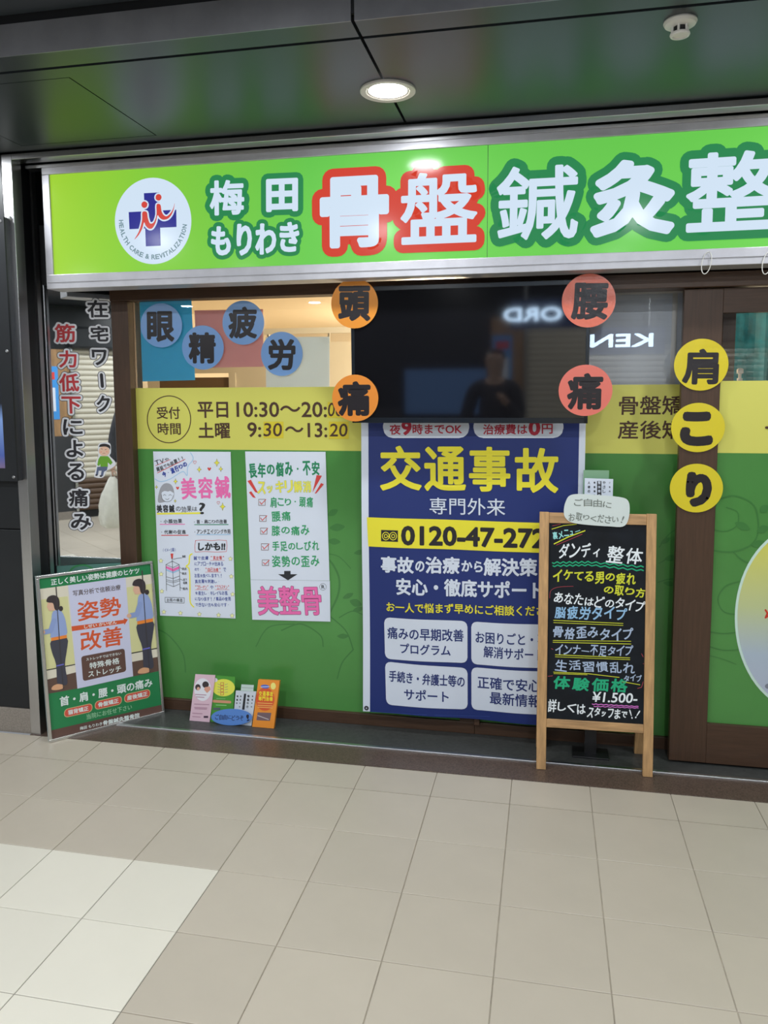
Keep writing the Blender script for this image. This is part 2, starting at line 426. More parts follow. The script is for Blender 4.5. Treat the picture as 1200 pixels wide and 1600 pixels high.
# ------------------------------------------------------------------ ceilings
ce = BX('ceiling', m_black, None, -6, 8, YFASC+0.02, 1.45, ZS+0.022, ZS+0.10, kind='structure')
XJT = 0.472; G = 0.005; YG0, YG1 = 0.074, 0.090
def panel(parent, boxes, m):
    b = MB()
    for q in boxes: b.box(*q)
    return b.build('panel', m, parent)
panel(ce, [(-4.2, XJT-G, YFASC, YG0, ZS, ZS+0.02)], m_ceil)
panel(ce, [(XJT+G, 4.5, YFASC, YG0, ZS, ZS+0.02)], m_ceil)
HX, HY0, HY1 = -0.515, 0.158, 0.735
panel(ce, [(HX+.0025, XJT-G, YG1, 0.80, ZS, ZS+.02), (-4.2, HX+.0025, HY1+.0025, .80, ZS, ZS+.02), (-4.2, HX+.0025, YG1, HY0-.0025, ZS, ZS+.02), (-4.2, -1.115, HY0-.0025, HY1+.0025, ZS, ZS+.02)], m_ceil)
o = panel(ce, [(-1.112, HX-.0025, HY0+.0015, HY1-.0015, ZS, ZS+.02)], m_ceil); o['label'] = 'square access hatch with thin dark outline'
panel(ce, [(XJT+G, 4.5, YG1, 0.80, ZS, ZS+.02)], m_ceil)
panel(ce, [(-4.2, XJT-G, YFASC-.004, YFASC, ZS, ZS+.092)], m_fascia)
panel(ce, [(XJT+G, 4.5, YFASC-.004, YFASC, ZS, ZS+.092)], m_fascia)
panel(ce, [(-4.2, 4.5, YFASC, YFASC+.012, ZS+.022, ZM+.2)], m_black)
cm = BX('ceiling_corridor', m_black, None, -6, 8, -6.2, YFASC-0.02, ZM+0.03, ZM+0.1, kind='structure')
for i in range(-4, 6):
    for j in range(4):
        y1 = -0.034-j*1.5
        panel(cm, [(i*1.2+XJT+G-1.2+.7, i*1.2+XJT-G+.7, y1-1.5+.008, y1, ZM, ZM+.02)], m_ceil)

# ------------------------------------------------------------------ lamps
def downlight(x, y, z, r, power, label, group=None):
    t = thing('downlight', label, 'ceiling light', (x, y, z), group)
    MB().lathe((x, y, z), [(r*1.0, 0.0), (r*1.0, -0.006), (r*0.97, -0.008), (r*0.79, -0.006), (r*0.77, 0.0)], 48).build('ring', m_lampw, t, smooth=True)
    MB().lathe((x, y, z), [(r*0.785, -0.006), (r*0.76, -0.003), (r*0.70, -0.002)], 48).build('reflector', m_lampw, t, smooth=True)
    MB().lathe((x, y, z-0.001), [(r*0.76, 0.0), (r*0.5, -0.002), (0.001, -0.003)], 48).build('lens', m_bulb, t, smooth=True)
    lamp('lamp', (0, 0, -0.012), power, r*1.5, parent=t)
    return t
pl = onz(606, 141, ZS)
downlight(pl.x, pl.y, ZS, 0.094, SOFFIT_W, 'round white recessed downlight glowing in the dark soffit above the sign')
downlight(pl.x-1.98, pl.y, ZS, 0.094, SOFFIT_W, 'round recessed downlight in the soffit left of the picture, over the framed poster')
downlight(pl.x+1.6, pl.y, ZS, 0.094, SOFFIT_W, 'round recessed downlight in the soffit right of the picture, over the sliding door')
for i, (x, y) in enumerate(CORRIDOR_LAMPS):
    row = ('the row nearest the shop', 'the middle row', 'the row farthest from the shop')[i//5]; pos = ('leftmost', 'second from left', 'third from left', 'fourth from left', 'rightmost')[i % 5]
    downlight(x, y, ZM, 0.09, LAMP_W, 'recessed corridor ceiling downlight, %s in %s' % (pos, row), 'corridor ceiling downlights')
ps = onz(1063, 33, ZS)
t = thing('smoke_detector', 'small off-white smoke detector with a ringed nose on the dark soffit', 'detector', (ps.x, ps.y, ZS))
MB().lathe(ps, [(0.044, 0), (0.045, -0.004), (0.041, -0.011), (0.030, -0.015), (0.0, -0.016)], 36).build('base', m_plasticw, t, smooth=True)
for a in range(6):
    an = a*math.pi/3+0.2
    MB().bar((ps.x+0.021*math.cos(an), ps.y+0.021*math.sin(an), ZS-0.013), (ps.x+0.022*math.cos(an), ps.y+0.022*math.sin(an), ZS-0.034), 0.0035).build('cage_bar', m_plasticw, t)
MB().lathe(ps, [(0.0, -0.014), (0.017, -0.014), (0.017, -0.034)], 24).build('sensor', m_blackp, t)
MB().lathe(ps, [(0.0, -0.034), (0.018, -0.034), (0.020, -0.032), (0.026, -0.032), (0.027, -0.036), (0.025, -0.040), (0.019, -0.041), (0.018, -0.037), (0.0, -0.037)], 36).build('nose_ring', m_plasticw, t, smooth=True)

# ------------------------------------------------------------------ lightbox sign
YS = 0.90
t = thing('lightbox_sign', 'long backlit green shop sign with white Japanese lettering above the windows', 'sign', (0.9, YS, 1.99))
SX0, SX1, SZ0, SZ1 = -1.135, 3.35, 1.993, 2.507
gx0, gz0, gz1 = -1.100, 2.054, 2.475
fr = MB()
fr.box(SX0, SX1, YS-.008, YS+.10, gz1, SZ1).box(SX0, SX1, YS-.008, YS+.10, SZ0, gz0).box(SX0, gx0, YS-.008, YS+.10, gz0, gz1).box(SX1-.03, SX1, YS-.008, YS+.10, gz0, gz1)
m_signframe = mat('sign_frame', (0.50, 0.50, 0.54), 0.38, metal=0.35, vary=0.1, vscale=12)
sf = fr.build('frame', m_signframe, t, bevel=0.002)
MB().box(SX0+.004, SX1, YS-.012, YS-.007, gz0-.034, gz0-.030).build('drip_edge', m_signframe, sf)
MB().box(SX0+.01, SX1-.01, YS+.10, YS+.125, SZ0+.02, SZ1-.01).build('back_box', m_black, t)
m_face = ramp_mat('backlit_green_face', [(0.0, (lin(166), lin(216), lin(48))), (0.14, (lin(140), lin(212), lin(60))), (0.40, (lin(100), lin(203), lin(78))), (1.0, (lin(106), lin(210), lin(82)))], 'X', -1.1, 1.8, emit=0.86, rough=0.14)
xs = ony(762, 300, YS).x
BX('face', m_face, t, gx0, xs-.0012, YS, YS+.004, gz0, gz1)
BX('face', m_face, t, xs+.0012, SX1-.03, YS, YS+.004, gz0, gz1)
BX('seam', mat('seam_dark', (0.05, 0.12, 0.05), 0.5), t, xs-.0012, xs+.0012, YS+.001, YS+.004, gz0, gz1)
PS = Plane((0, YS, 0))
D = Draw(PS, d0=0.0006, step=0.0005)
gw, gr, gg = glow(214, 232, 250, 0.95), glow(214, 66, 48, 0.95), glow(44, 140, 84, 0.9)
D.part = 'small_lettering'
D.text('梅', 328, 310, 382, 308, 55, gw, 4, 1.6, 8, gg, 12)
D.text('田', 416, 306, 466, 304, 52, gw, 4, 2.4, 8, gg, 12)
for c, a, b, y, h in (('も', 330, 361, 377, 46), ('り', 370, 394, 375, 50), ('わ', 399, 432, 374, 49), ('き', 437, 468, 371, 47)):
    D.text(c, a, y, b, y-1, h, gw, 4, 1.9, 6.0, gg, 12)
D.part = 'large_lettering'
D.text('骨', 500, 334, 608, 329, 112, gw, 5, 4.0, 12.5, gr, 16)
D.text('盤', 626, 328, 746, 322, 112, gw, 5, 2.3, 12.5, gr, 16)
D.text('鍼', 776, 320, 904, 314, 116, gw, 5, 2.3, 13, gg, 16)
D.text('灸', 923, 313, 1055, 306, 120, gw, 5, 5.6, 12.5, gg, 16)
D.text('整', 1072, 303, 1216, 295, 124, gw, 5, 3.4, 14, gg, 16)
D.text('骨', 1248, 293, 1382, 285, 132, gw, 5, 4.2, 14.5, gg, 16)
D.text('院', 1410, 283, 1556, 275, 136, gw, 5, 4.2, 14.5, gg, 16)
D.build(t)
D = Draw(PS, (170, 260, 8.0), d0=0.0006, step=0.0005); D.part = 'round_logo'
D.ell(555, 682, 478, 540, gw, 0, 64)
gb = glow(48, 50, 150, 0.9)
D.poly([(440, 336), (632, 326), (650, 992), (465, 1000)], gb, 1)
D.poly([(250, 572), (845, 542), (848, 758), (260, 786)], gb, 1.2)
red = glow(214, 72, 62, 0.95)
def figure(pts, off):
    q = [(x+off[0], y+off[1]) for x, y in pts]
    uv = [D.q(*p) for p in q]
    D.stroke_uv(uv, D.mpp(*q[0])*17, gw, 2, closed=True); D.uvpoly(uv, gw, 2); D.uvpoly(uv, red, 3)
figure(spline([(424, 572), (478, 572), (490, 640), (512, 706), (540, 716), (572, 690), (600, 600), (600, 480), (648, 480), (662, 560), (690, 610), (730, 624), (778, 580), (810, 520), (826, 455), (816, 530), (786, 606), (740, 656), (680, 668), (636, 640), (612, 612), (590, 700), (550, 772), (505, 780), (464, 742), (444, 700), (420, 780), (376, 860), (322, 916), (372, 830), (404, 740), (420, 660)], 3, True), (0, 0))
for hx, hy, tip in ((448, 480, (492, 462)), (625, 388, (585, 412))):
    D.ell(hx, hy, 54, 58, gw, 2.2); D.ell(hx, hy, 37, 41, red, 3.2)
    D.poly([(hx, hy-30), tip, (hx, hy+22)], red, 3.4)
gy = glow(120, 150, 160, 0.9)
s_ = 'HEALTH CARE & REVITALIZATION'
adv = {'I': .5, ' ': .55, 'M': 1.3}
tot = sum(adv.get(c, 1) for c in s_); acc = 0
for c in s_:
    wd = adv.get(c, 1); a = math.radians(178+(355-178)*(acc+wd/2)/tot); acc += wd
    if c == ' ': continue
    rx, ry = 478*0.835, 540*0.835
    cx_, cy_ = 555+rx*math.cos(a), 682-ry*math.sin(a)
    tx, ty = -math.sin(a), -math.cos(a)
    hw = 24*(0.35 if c == 'I' else 1.0)
    D.text(c, cx_-tx*hw, cy_-ty*hw, cx_+tx*hw, cy_+ty*hw, 62, gy, 2, 2.2)
D.build(t)
# clear plastic rings hanging under the sign
for i, (px, lb) in enumerate(((1104, 'clear plastic ring hanging under the sign above the sliding door stile'), (1199, 'clear plastic ring under the sign at the right edge of the picture'))):
    c = ony(px, 409, YS-0.016)
    rg = MB(); pts = [(c.x+0.016*math.cos(a)+0.006*math.sin(a), c.y+0.002*math.sin(a), c.z-0.004+0.040*math.sin(a)) for a in [k*2*math.pi/28 for k in range(29)]]
    tag(rg.tube(pts, 0.0016, 6).build('plastic_ring', mat('clear_plastic', (0.7, 0.7, 0.66), 0.15, spec=0.8), None, smooth=True), lb, 'ring', 'rings under the sign')

# ------------------------------------------------------------------ shop front: fixed windows
YF, YGL = 1.152, 1.200
PG = Plane((0, YGL-0.001, 0))            # outer face of the glass
ZB0, ZB1 = 1.277, 1.565                  # yellow band
m_yband = mat('yellow_film', rgb(200, 198, 98, K), 0.25)
m_gfilm = mat('green_film', rgb(82, 148, 74, 0.93), 0.25, vary=0.16, vscale=1.2)
m_vine = mat('vine_green', rgb(68, 130, 66, 0.95), 0.25)
m_dark = ink(66, 40, 24)
def window(n, x0, x1, ps0, ps1):
    o = BX('window_%d' % n, m_woodh, None, x0, x1, YF+.03, YGL+.02, 0.004, 0.058, kind='structure', bevel=0.002)
    BX('stile', m_wood, o, ps0[0], ps0[1], YF, YGL+.02, 0.058, 1.966, bevel=0.002)
    BX('stile', m_wood, o, ps1[0], ps1[1], YF+.03, YGL+.02, 0.058, 1.966, bevel=0.002)
    BX('pane', m_glass, o, ps0[1], ps1[0], YGL, YGL+.004, 0.058, 1.966)
    BX('yellow_band', m_yband, o, ps0[1], ps1[0], YGL-.0012, YGL-.0004, ZB0, ZB1)
    BX('green_film', m_gfilm, o, ps0[1], ps1[0], YGL-.0012, YGL-.0004, 0.058, ZB0)
    return o
w1 = window(1, -0.985, 0.715, (-0.985, -0.900), (0.648, 0.715))
w2 = window(2, 0.716, 1.75, (0.716, 0.74), (1.70, 1.75))
w3 = window(3, 2.32, 4.40, (2.32, 2.40), (4.33, 4.40))
BX('trim_9', m_woodh, None, -0.985, 4.5, YF-.01, YGL+.03, 1.966, 2.02, kind='structure', bevel=0.002)
BX('trim_10', m_woodh, None, 1.20, 4.5, 1.03, YF-.012, 1.935, 1.992, kind='structure', bevel=0.002)
def vines(P, parent, lst, leaves, zoom, d0=0.0006):
    D = Draw(P, zoom, d0=d0, step=0.0002); D.part = 'vine_print'
    for pts, wd in lst: D.stroke(pts, wd, m_vine, 0, smooth=8)
    for x, y, a, b, r in leaves:
        D.poly(spline([(x-a*math.cos(math.radians(r)), y+a*math.sin(math.radians(r))), (x-b*math.sin(math.radians(r)), y-b*math.cos(math.radians(r))), (x+a*math.cos(math.radians(r)), y-a*math.sin(math.radians(r))), (x+b*math.sin(math.radians(r)), y+b*math.cos(math.radians(r)))], 5, True), m_vine, 0.3)
    D.build(parent)
vines(PG, w1, [([(514, 960), (528, 930), (530, 905), (522, 885), (512, 872)], 3), ([(512, 960), (540, 985), (552, 1015)], 2), ([(552, 1015), (535, 1035), (527, 1060)], 2), ([(512, 865), (530, 870), (548, 888)], 1.4),
               ([(440, 985), (470, 975), (500, 992), (505, 1010)], 2), ([(530, 965), (550, 955), (566, 960)], 1.6), ([(400, 1010), (420, 980), (460, 975)], 1.6), ([(232, 980), (260, 990), (285, 1020), (290, 1050)], 2)],
      [(520, 801, 9, 5, 30), (527, 824, 12, 6, 5), (522, 846, 10, 5, -5), (562, 863, 9, 4, 10), (544, 931, 9, 4, 25), (556, 942, 10, 6, -20), (560, 952, 9, 4, 15), (536, 994, 9, 4, 0)], (0, 0, 1))
vines(PG, w2, [([(1030, 855), (1045, 835), (1060, 825)], 2), ([(1028, 910), (1045, 905), (1062, 905)], 2), ([(1030, 880), (1050, 870), (1062, 872)], 1.6)], [(1040, 845, 9, 4, 30), (1048, 872, 10, 5, 10), (1046, 912, 10, 4, -10)], (0, 0, 1))
D = Draw(PG, (200, 420, 3.3333), d0=0.0008); D.part = 'opening_hours'
uvc = [D.q(214+113*math.cos(a), 784-122*math.sin(a)) for a in [k*2*math.pi/60 for k in range(60)]]
D.stroke_uv(uvc, 0.0022, m_dark, 1, closed=True, caps=False)
D.text('受付', 150, 750, 271, 750, 64, m_dark, 1, 0.8)
D.text('時間', 155, 833, 275, 833, 62, m_dark, 1, 0.8)
D.text('平日', 362, 735, 522, 735, 84, m_dark, 1, 1.8)
D.text('10:30〜20:', 565, 733, 1036, 733, 80, m_dark, 1, 1.6)
D.text('土曜', 367, 842, 532, 842, 84, m_dark, 1, 1.8)
D.text('9:', 622, 838, 694, 838, 78, m_dark, 1, 1.6)
D.text('〜13:', 818, 840, 1038, 840, 76, m_dark, 1, 1.6)
yp = ink(203, 186, 40)
D.rect(706, 796, 810, 882, yp, 1); D.rect(1046, 796, 1150, 886, yp, 1); D.rect(1040, 694, 1120, 776, yp, 1)
D.text('30', 708, 838, 803, 838, 70, m_dark, 3, 0.8, slant=0.08); D.text('20', 1052, 840, 1144, 840, 68, m_dark, 3, 0.8, slant=0.08); D.text('00', 1042, 733, 1118, 733, 72, m_dark, 3, 0.6, slant=0.08)
D.build(w1)
D = Draw(PG, (860, 420, 3.5294), d0=0.0008); D.part = 'service_lettering'
D.text('骨盤矯', 378, 753, 735, 753, 106, m_dark, 1, 1.6)
D.text('産後矯', 372, 888, 735, 888, 102, m_dark, 1, 1.6)
D.build(w2)
# roller blind behind the second window
m_blind = mat('grey_white_blind', (0.74, 0.80, 0.88), 0.6, vary=0.05, vscale=8, stretch=(0.3, 1, 12))
t = thing('roller_blind', 'pale grey blind pulled down behind the window beside the sliding door', 'blind', (1.2, 1.26, 1.3))
MB().box(0.75, 1.695, 1.255, 1.258, 1.33, 1.95).build('fabric', m_blind, t)
MB().bar((0.75, 1.262, 1.955), (1.695, 1.262, 1.955), 0.016, n=16).build('roller', m_plasticw, t, smooth=True)
MB().box(0.75, 1.695, 1.250, 1.264, 1.315, 1.335).build('bottom_bar', m_plasticw, t)
MB().box(1.515, 1.535, 1.252, 1.2545, 1.335, 1.94).build('side_tape', m_plasticw, t)

# ------------------------------------------------------------------ sliding door
YD = 1.062
PDG = Plane((0, YD+0.016, 0)); PDF = Plane((0, YD, 0))
dx0, dx1, dz0, dz1 = 1.531, 2.46, 0.014, 1.932
ix0 = 1.676; iz0 = 0.182; iz1 = 1.838
d1 = BX('door_1', m_wood, None, dx0, ix0, YD, YD+.04, dz0, dz1, kind='structure', bevel=0.002)
BX('stile', m_wood, d1, dx1-.145, dx1, YD, YD+.04, dz0, dz1, bevel=0.002)
BX('top_rail', m_woodh, d1, ix0, dx1-.145, YD+.0005, YD+.04, iz1, dz1, bevel=0.001)
BX('bottom_rail', m_woodh, d1, ix0, dx1-.145, YD+.0005, YD+.04, dz0, iz0, bevel=0.001)
BX('pane', m_glass, d1, ix0, dx1-.145, YD+.018, YD+.022, iz0, iz1)
zd0, zd1 = PDG.loc(1150, 708)[1], PDG.loc(1150, 595)[1]
BX('yellow_band', m_yband, d1, ix0, dx1-.145, YD+.0168, YD+.0176, zd0, zd1)
BX('green_film', m_gfilm, d1, ix0, dx1-.145, YD+.0168, YD+.0176, iz0, zd0)
vines(PDG, d1, [([(1113, 860), (1145, 862), (1175, 850), (1185, 825), (1178, 790), (1150, 775), (1125, 780), (1117, 790)], 2.4), ([(1117, 828), (1135, 830), (1152, 820), (1152, 800), (1135, 793)], 1.6),
                ([(1145, 862), (1160, 875), (1175, 882)], 2.4), ([(1160, 908), (1135, 915), (1122, 935), (1130, 955), (1150, 960)], 1.8), ([(1108, 987), (1130, 990), (1150, 988)], 2), ([(1108, 1010), (1130, 1016), (1155, 1015)], 1.6), ([(1108, 1024), (1130, 1030), (1150, 1038)], 1.2)],
      [(1160, 822, 13, 6, -25), (1194, 795, 8, 6, 40), (1192, 827, 10, 6, 20), (1186, 850, 12, 6, 10)], (0, 0, 1))
D = Draw(PDG, d0=0.001, step=0.0004); D.part = 'oval_print'
ov0, ov1 = PDG.loc(1260, 1113)[1], PDG.loc(1260, 819)[1]
m_oval = ramp_mat('oval_print', [(0.0, rgb(172, 178, 200, K)), (0.3, rgb(165, 180, 195, K)), (0.55, rgb(180, 190, 140, K)), (1.0, rgb(205, 200, 60, K))], 'Z', ov0, ov1)
D.ell(1260, 966, 112, 147, ink(190, 215, 205), 0, 72); D.ell(1260, 966, 108, 142.5, m_oval, 1, 72)
D.stroke([(1196, 953), (1199, 958), (1196, 965), (1200, 962)], 3, ink(190, 50, 30), 2); D.ell(1200, 1072, 5, 4, ink(120, 125, 140), 2)
D.stroke([(1197, 668), (1204, 668)], 4, m_dark, 2)
D.build(d1)
# teal curtain and the pump bottle behind the door glass
m_teal = mat('teal_damask', rgb(30, 112, 136, 1.1), 0.6, vary=0.5, vscale=14)
t = thing('curtain', 'teal damask curtain hanging behind the sliding door glass', 'curtain', (2.0, 2.6, 1.2))
cv = MB(); n = 120; vs = []; fs = []
for i in range(n+1):
    x = 1.35+1.9*i/n; y = 2.60+0.022*math.sin(i*0.55)+0.008*math.sin(i*1.7)
    vs += [(x, y, 1.0), (x, y, 2.2)]
for i in range(n): fs.append((2*i, 2*i+2, 2*i+3, 2*i+1))
cv.add(vs, fs).build('cloth', m_teal, t, smooth=True)
MB().bar((1.32, 2.6, 2.2), (3.28, 2.6, 2.2), 0.012).build('rail', m_alu, t)
pb = ony(1156, 590, 1.30)
t = thing('reception_shelf', 'white shelf unit standing inside behind the yellow band of the door', 'shelf', (1.95, 1.33, 0.004))
BX('shelf_top', m_wpaint, t, 1.72, 2.3, 1.22, 1.44, 1.42, 1.44, bevel=0.002)
BX('shelf_body', m_wpaint, t, 1.73, 2.29, 1.23, 1.43, 0.004, 1.42)
t = thing('pump_bottle', 'small white pump bottle peeping above the yellow band of the door', 'bottle', (pb.x, 1.30, 1.44))
MB().lathe((pb.x, 1.30, 1.44), [(0.0, 0), (0.03, 0), (0.032, 0.01), (0.032, 0.10), (0.024, 0.125), (0.011, 0.135), (0.011, 0.15), (0, 0.15)], 24).build('body', m_plasticw, t, smooth=True)
MB().lathe((pb.x, 1.30, 1.44), [(0.006, 0.15), (0.006, 0.168), (0.013, 0.17), (0.013, 0.186), (0.008, 0.191), (0.0, 0.191)], 20).build('pump', m_plasticw, t, smooth=True)

# ------------------------------------------------------------------ room behind the glass
m_iwall = mat('cream_wall', (0.72, 0.68, 0.60), 0.7)
m_iceil = mat('cream_ceiling', (0.84, 0.78, 0.64), 0.7)
BX('wall_back', m_iwall, None, -2.5, 4.5, 8.0, 8.1, 0, 2.8, kind='structure')
BX('wall_inner_left', m_iwall, None, -2.6, -2.5, 1.5, 8.0, 0, 2.8, kind='structure')
BX('wall_inner_right', m_iwall, None, 4.5, 4.6, 1.3, 8.0, 0, 2.8, kind='structure')
BX('wall_inner_front', m_iwall, None, -2.5, -1.0, 1.45, 1.5, 0, 2.8, kind='structure')
BX('ceiling_inner', m_iceil, None, -2.6, 4.6, 1.45, 8.1, 2.36, 2.46, kind='structure')
BX('floor_inner', mat('wood_floor', (0.34, 0.25, 0.16), 0.5), None, -2.6, 4.6, 1.30, 8.1, -0.02, 0.0, kind='structure')
t = thing('treatment_partition', 'white partition with a rail and doorway inside the shop', 'partition', (-1.0, 3.2, 0))
zt = ony(480, 517, 3.2).z; xa = ony(215, 517, 3.2).x; xm0 = ony(250, 600, 3.2).x; xm1 = ony(360, 600, 3.2).x; xb = 1.6
BX('rail', m_plasticw, t, xm0, xb, 3.18, 3.22, zt-0.02, zt+0.02)
zc = ony(480, 535, 3.2).z
BX('panel', m_iwall, t, xm1+.05, xb, 3.19, 3.21, 0, zc)
for x in (xm1+0.3, xm1+0.75, xm1+1.2, xm1+1.6): BX('hanger', m_alu, t, x-.006, x+.006, 3.19, 3.21, zc, zt-.02)
zdr = ony(300, 590, 3.2).z
BX('lintel', m_iwall, t, -2.5, xm1+.05, 3.19, 3.21, zdr+.03, zc-.05)
BX('doorway', mat('inner_brown', (0.16, 0.10, 0.055), 0.6), t, xm0, xm1, 3.195, 3.22, 0, zdr)
BX('door_trim', m_iwall, t, xm1, xm1+.05, 3.17, 3.21, 0, zdr+.03)
BX('side_panel', m_iwall, t, -2.5, xm0, 3.19, 3.21, 0, zdr+.03)
for x, y, z, pw_, lb in ((0.35, 2.35, 1.78, ROOM_W*1.1, 'added warm globe lamp hidden behind the television to brighten the shop'), (0.10, 5.8, 1.90, ROOM_W*3.5, 'added unseen warm globe lamp brightening the ceiling at the back of the shop'), (2.1, 2.05, 2.15, ROOM_W*0.10, 'added warm globe lamp brightening the teal curtain')):
    pt = thing('added_fill_lamp', lb, 'lamp', (x, y, z), 'added fill lamps inside the shop')  # invented globe lamps, added to brighten the inner ceiling and the curtain
    MB().bar((x, y, z+.1), (x, y, 2.36), 0.004).build('cord', m_blackp, pt)
    MB().lathe((x, y, z), [(0.02, 0.105), (0.06, 0.09), (0.095, 0.05), (0.105, 0.0), (0.095, -0.05), (0.06, -0.09), (0.001, -0.105)], 28).build('globe', mat('warm_globe', (0.9, 0.85, 0.7), 0.5, emit=(1, 0.82, 0.55), es=3.0), pt, smooth=True)
    l = bpy.data.lights.new('lamp', 'POINT'); l.energy = pw_; l.color = (1, 0.80, 0.52); l.shadow_soft_size = 0.12
    o = bpy.data.objects.new('lamp', l); COL.objects.link(o); o.parent = pt; o.location = (0, 0, -0.24)

# ------------------------------------------------------------------ mirror in the left corner
MA, MBp = Vector((-1.248, 1.031)), Vector((-0.985, 1.153))
dm = (MBp-MA).normalized(); ML = (MBp-MA).length
PM = Plane((MA.x, MA.y, 0), (dm.x, dm.y, 0))
zmt = PM.loc(120, 447)[1]; zmb = PM.loc(143, 881)[1]
t = thing('mirror', 'tall narrow mirror with Japanese vinyl lettering beside the brown window frame', 'mirror', (-1.1, 1.09, zmb))
MB().pbox(PM, 0.0, ML, zmb, zmt, -0.006, 0.0).build('glass', m_mirror, t, bevel=0.001)
MB().pbox(PM, -0.002, 0.003, zmb, zmt, -0.006, 0.0008).build('edge_strip', m_alu, t)
o = BX('wall_corner', m_black, None, 0, 0, 0, 0, 0, 0) if False else MB().pbox(PM, -0.03, ML+.02, 0.004, 2.3, -0.05, -0.008).build('wall_corner', m_black, None, kind='structure')
o2 = MB().pbox(PM, 0, ML, 0.004, zmb-.002, -0.007, -0.002).build('printed_panel', mat('teal_print', rgb(96, 140, 130, K), 0.3, vary=0.15, vscale=5), o)
D = Draw(PM, (30, 860, 5), d0=-0.0015); D.part = 'vine_print'
D.stroke([(390, 170), (430, 130), (500, 115), (560, 135), (590, 170)], 16, ink(60, 140, 85), 0, smooth=8); D.stroke([(620, 150), (680, 130), (760, 120)], 12, ink(60, 140, 100), 0, smooth=6)
D.build(o)
D = Draw(PM, (0, 420, 4.0), d0=0.0006, step=0.0003)
bk, rd, wh = ink(30, 28, 36), ink(182, 44, 52), ink(214, 216, 222)
rows = [('在', 545, 195, 675, 305, bk), ('宅', 565, 358, 678, 455, bk), ('ワ', 575, 505, 668, 603, bk), ('ク', 604, 792, 688, 895, bk),
        ('筋', 343, 345, 470, 460, rd), ('力', 368, 510, 480, 618, rd), ('低', 370, 655, 495, 768, rd), ('下', 385, 798, 506, 905, rd),
        ('に', 394, 940, 516, 1038, bk), ('よ', 414, 1070, 520, 1178, bk), ('る', 420, 1215, 526, 1322, bk), ('痛', 430, 1375, 552, 1485, bk), ('み', 443, 1530, 570, 1632, bk)]
D.part = 'vinyl_lettering'
gyo = ink(70, 70, 78)
for c, x0, y0, x1, y1, mm in rows:
    ym = (y0+y1)/2
    D.text(c, x0, ym, x1, ym, y1-y0, mm, 3, 3.2, 12, wh); D.text(c, x0, ym, x1, ym, y1-y0, wh, 1.5, 3.2, 16, gyo)
for w_, L_, mm in ((50, 1, gyo), (42, 2, wh), (20, 3, bk)): D.stroke([(634, 662), (640, 735)], w_, mm, L_)
D.build(t)
t2 = None
D = Draw(PM, (140, 680, 6.667), d0=0.0006, step=0.0003)
D.part = 'white_backing'
D.poly(spline([(90, 100), (150, 75), (215, 90), (222, 180), (210, 215), (262, 270), (270, 310), (220, 350), (180, 370), (140, 440), (60, 440), (48, 415), (70, 330), (60, 290), (90, 220)], 4, True), wh, 0)
D.part = 'figure_print'
D.poly(spline([(80, 330), (190, 325), (180, 365), (150, 380), (140, 425), (115, 425), (125, 370), (95, 370), (88, 415), (65, 412)], 1, True), ink(86, 98, 128), 1)
D.poly([(112, 218), (190, 218), (212, 240), (240, 285), (218, 310), (190, 282), (190, 328), (112, 328), (112, 300), (98, 322), (80, 310), (92, 250)], ink(100, 160, 40), 2)
D.ell(153, 165, 56, 52, ink(222, 184, 160), 3); D.poly(spline([(98, 125), (110, 98), (160, 88), (212, 108), (214, 150), (200, 132), (165, 118), (105, 122)], 4, True), ink(36, 30, 32), 4)
D.stroke([(120, 140), (135, 147)], 4, ink(70, 50, 45), 4); D.stroke([(160, 152), (175, 147)], 4, ink(70, 50, 45), 4); D.stroke([(138, 190), (150, 186), (162, 190)], 4, ink(150, 80, 70), 4)
D.ell(120, 175, 9, 6, ink(224, 150, 130), 4); D.ell(180, 172, 9, 6, ink(224, 150, 130), 4); D.ell(118, 425, 14, 9, ink(50, 50, 62), 4); D.ell(72, 415, 12, 9, ink(50, 50, 62), 4)
c0 = PM.w(*PM.loc(163, 745))
t = thing('cartoon_sticker', 'cut-out sticker of a seated man in a green sweater on the mirror', 'sticker', c0)
D.build(t)

# ------------------------------------------------------------------ television
tilt = math.radians(1.5)
TVX0, TVX1, TVZ0, TVZ1 = 0.206, 1.172, 1.410, 1.972
YT = 1.0
PT = Plane((0, YT, TVZ0), (1, 0, 0), (0, -math.sin(tilt), math.cos(tilt)))
HT = TVZ1-TVZ0
t = thing('television', 'large black flat television hung in front of the shop window', 'television', (0.69, YT, TVZ0))
b = MB().pbox(PT, TVX0, TVX1, 0, HT, -0.045, -0.004)
b.build('casing', m_blackp, t, bevel=0.003)
bz = MB()
for a in ((TVX0, TVX0+.014, 0, HT), (TVX1-.014, TVX1, 0, HT), (TVX0, TVX1, 0, .022), (TVX0, TVX1, HT-.018, HT)): bz.pbox(PT, *a, -0.004, 0.0)
bz.build('bezel', mat('bezel_gloss', (0.012, 0.016, 0.022), 0.2), t, bevel=0.001)
MB().pbox(PT, TVX0+.014, TVX1-.014, .022, HT-.018, -0.004, -0.002).build('screen', mat('dark_screen', (0.006, 0.006, 0.008), 0.05, spec=0.9), t)
MB().box(0.60, 0.78, YT+.045, YF+.03, 1.55, 1.85).build('wall_bracket', m_blackp, t)

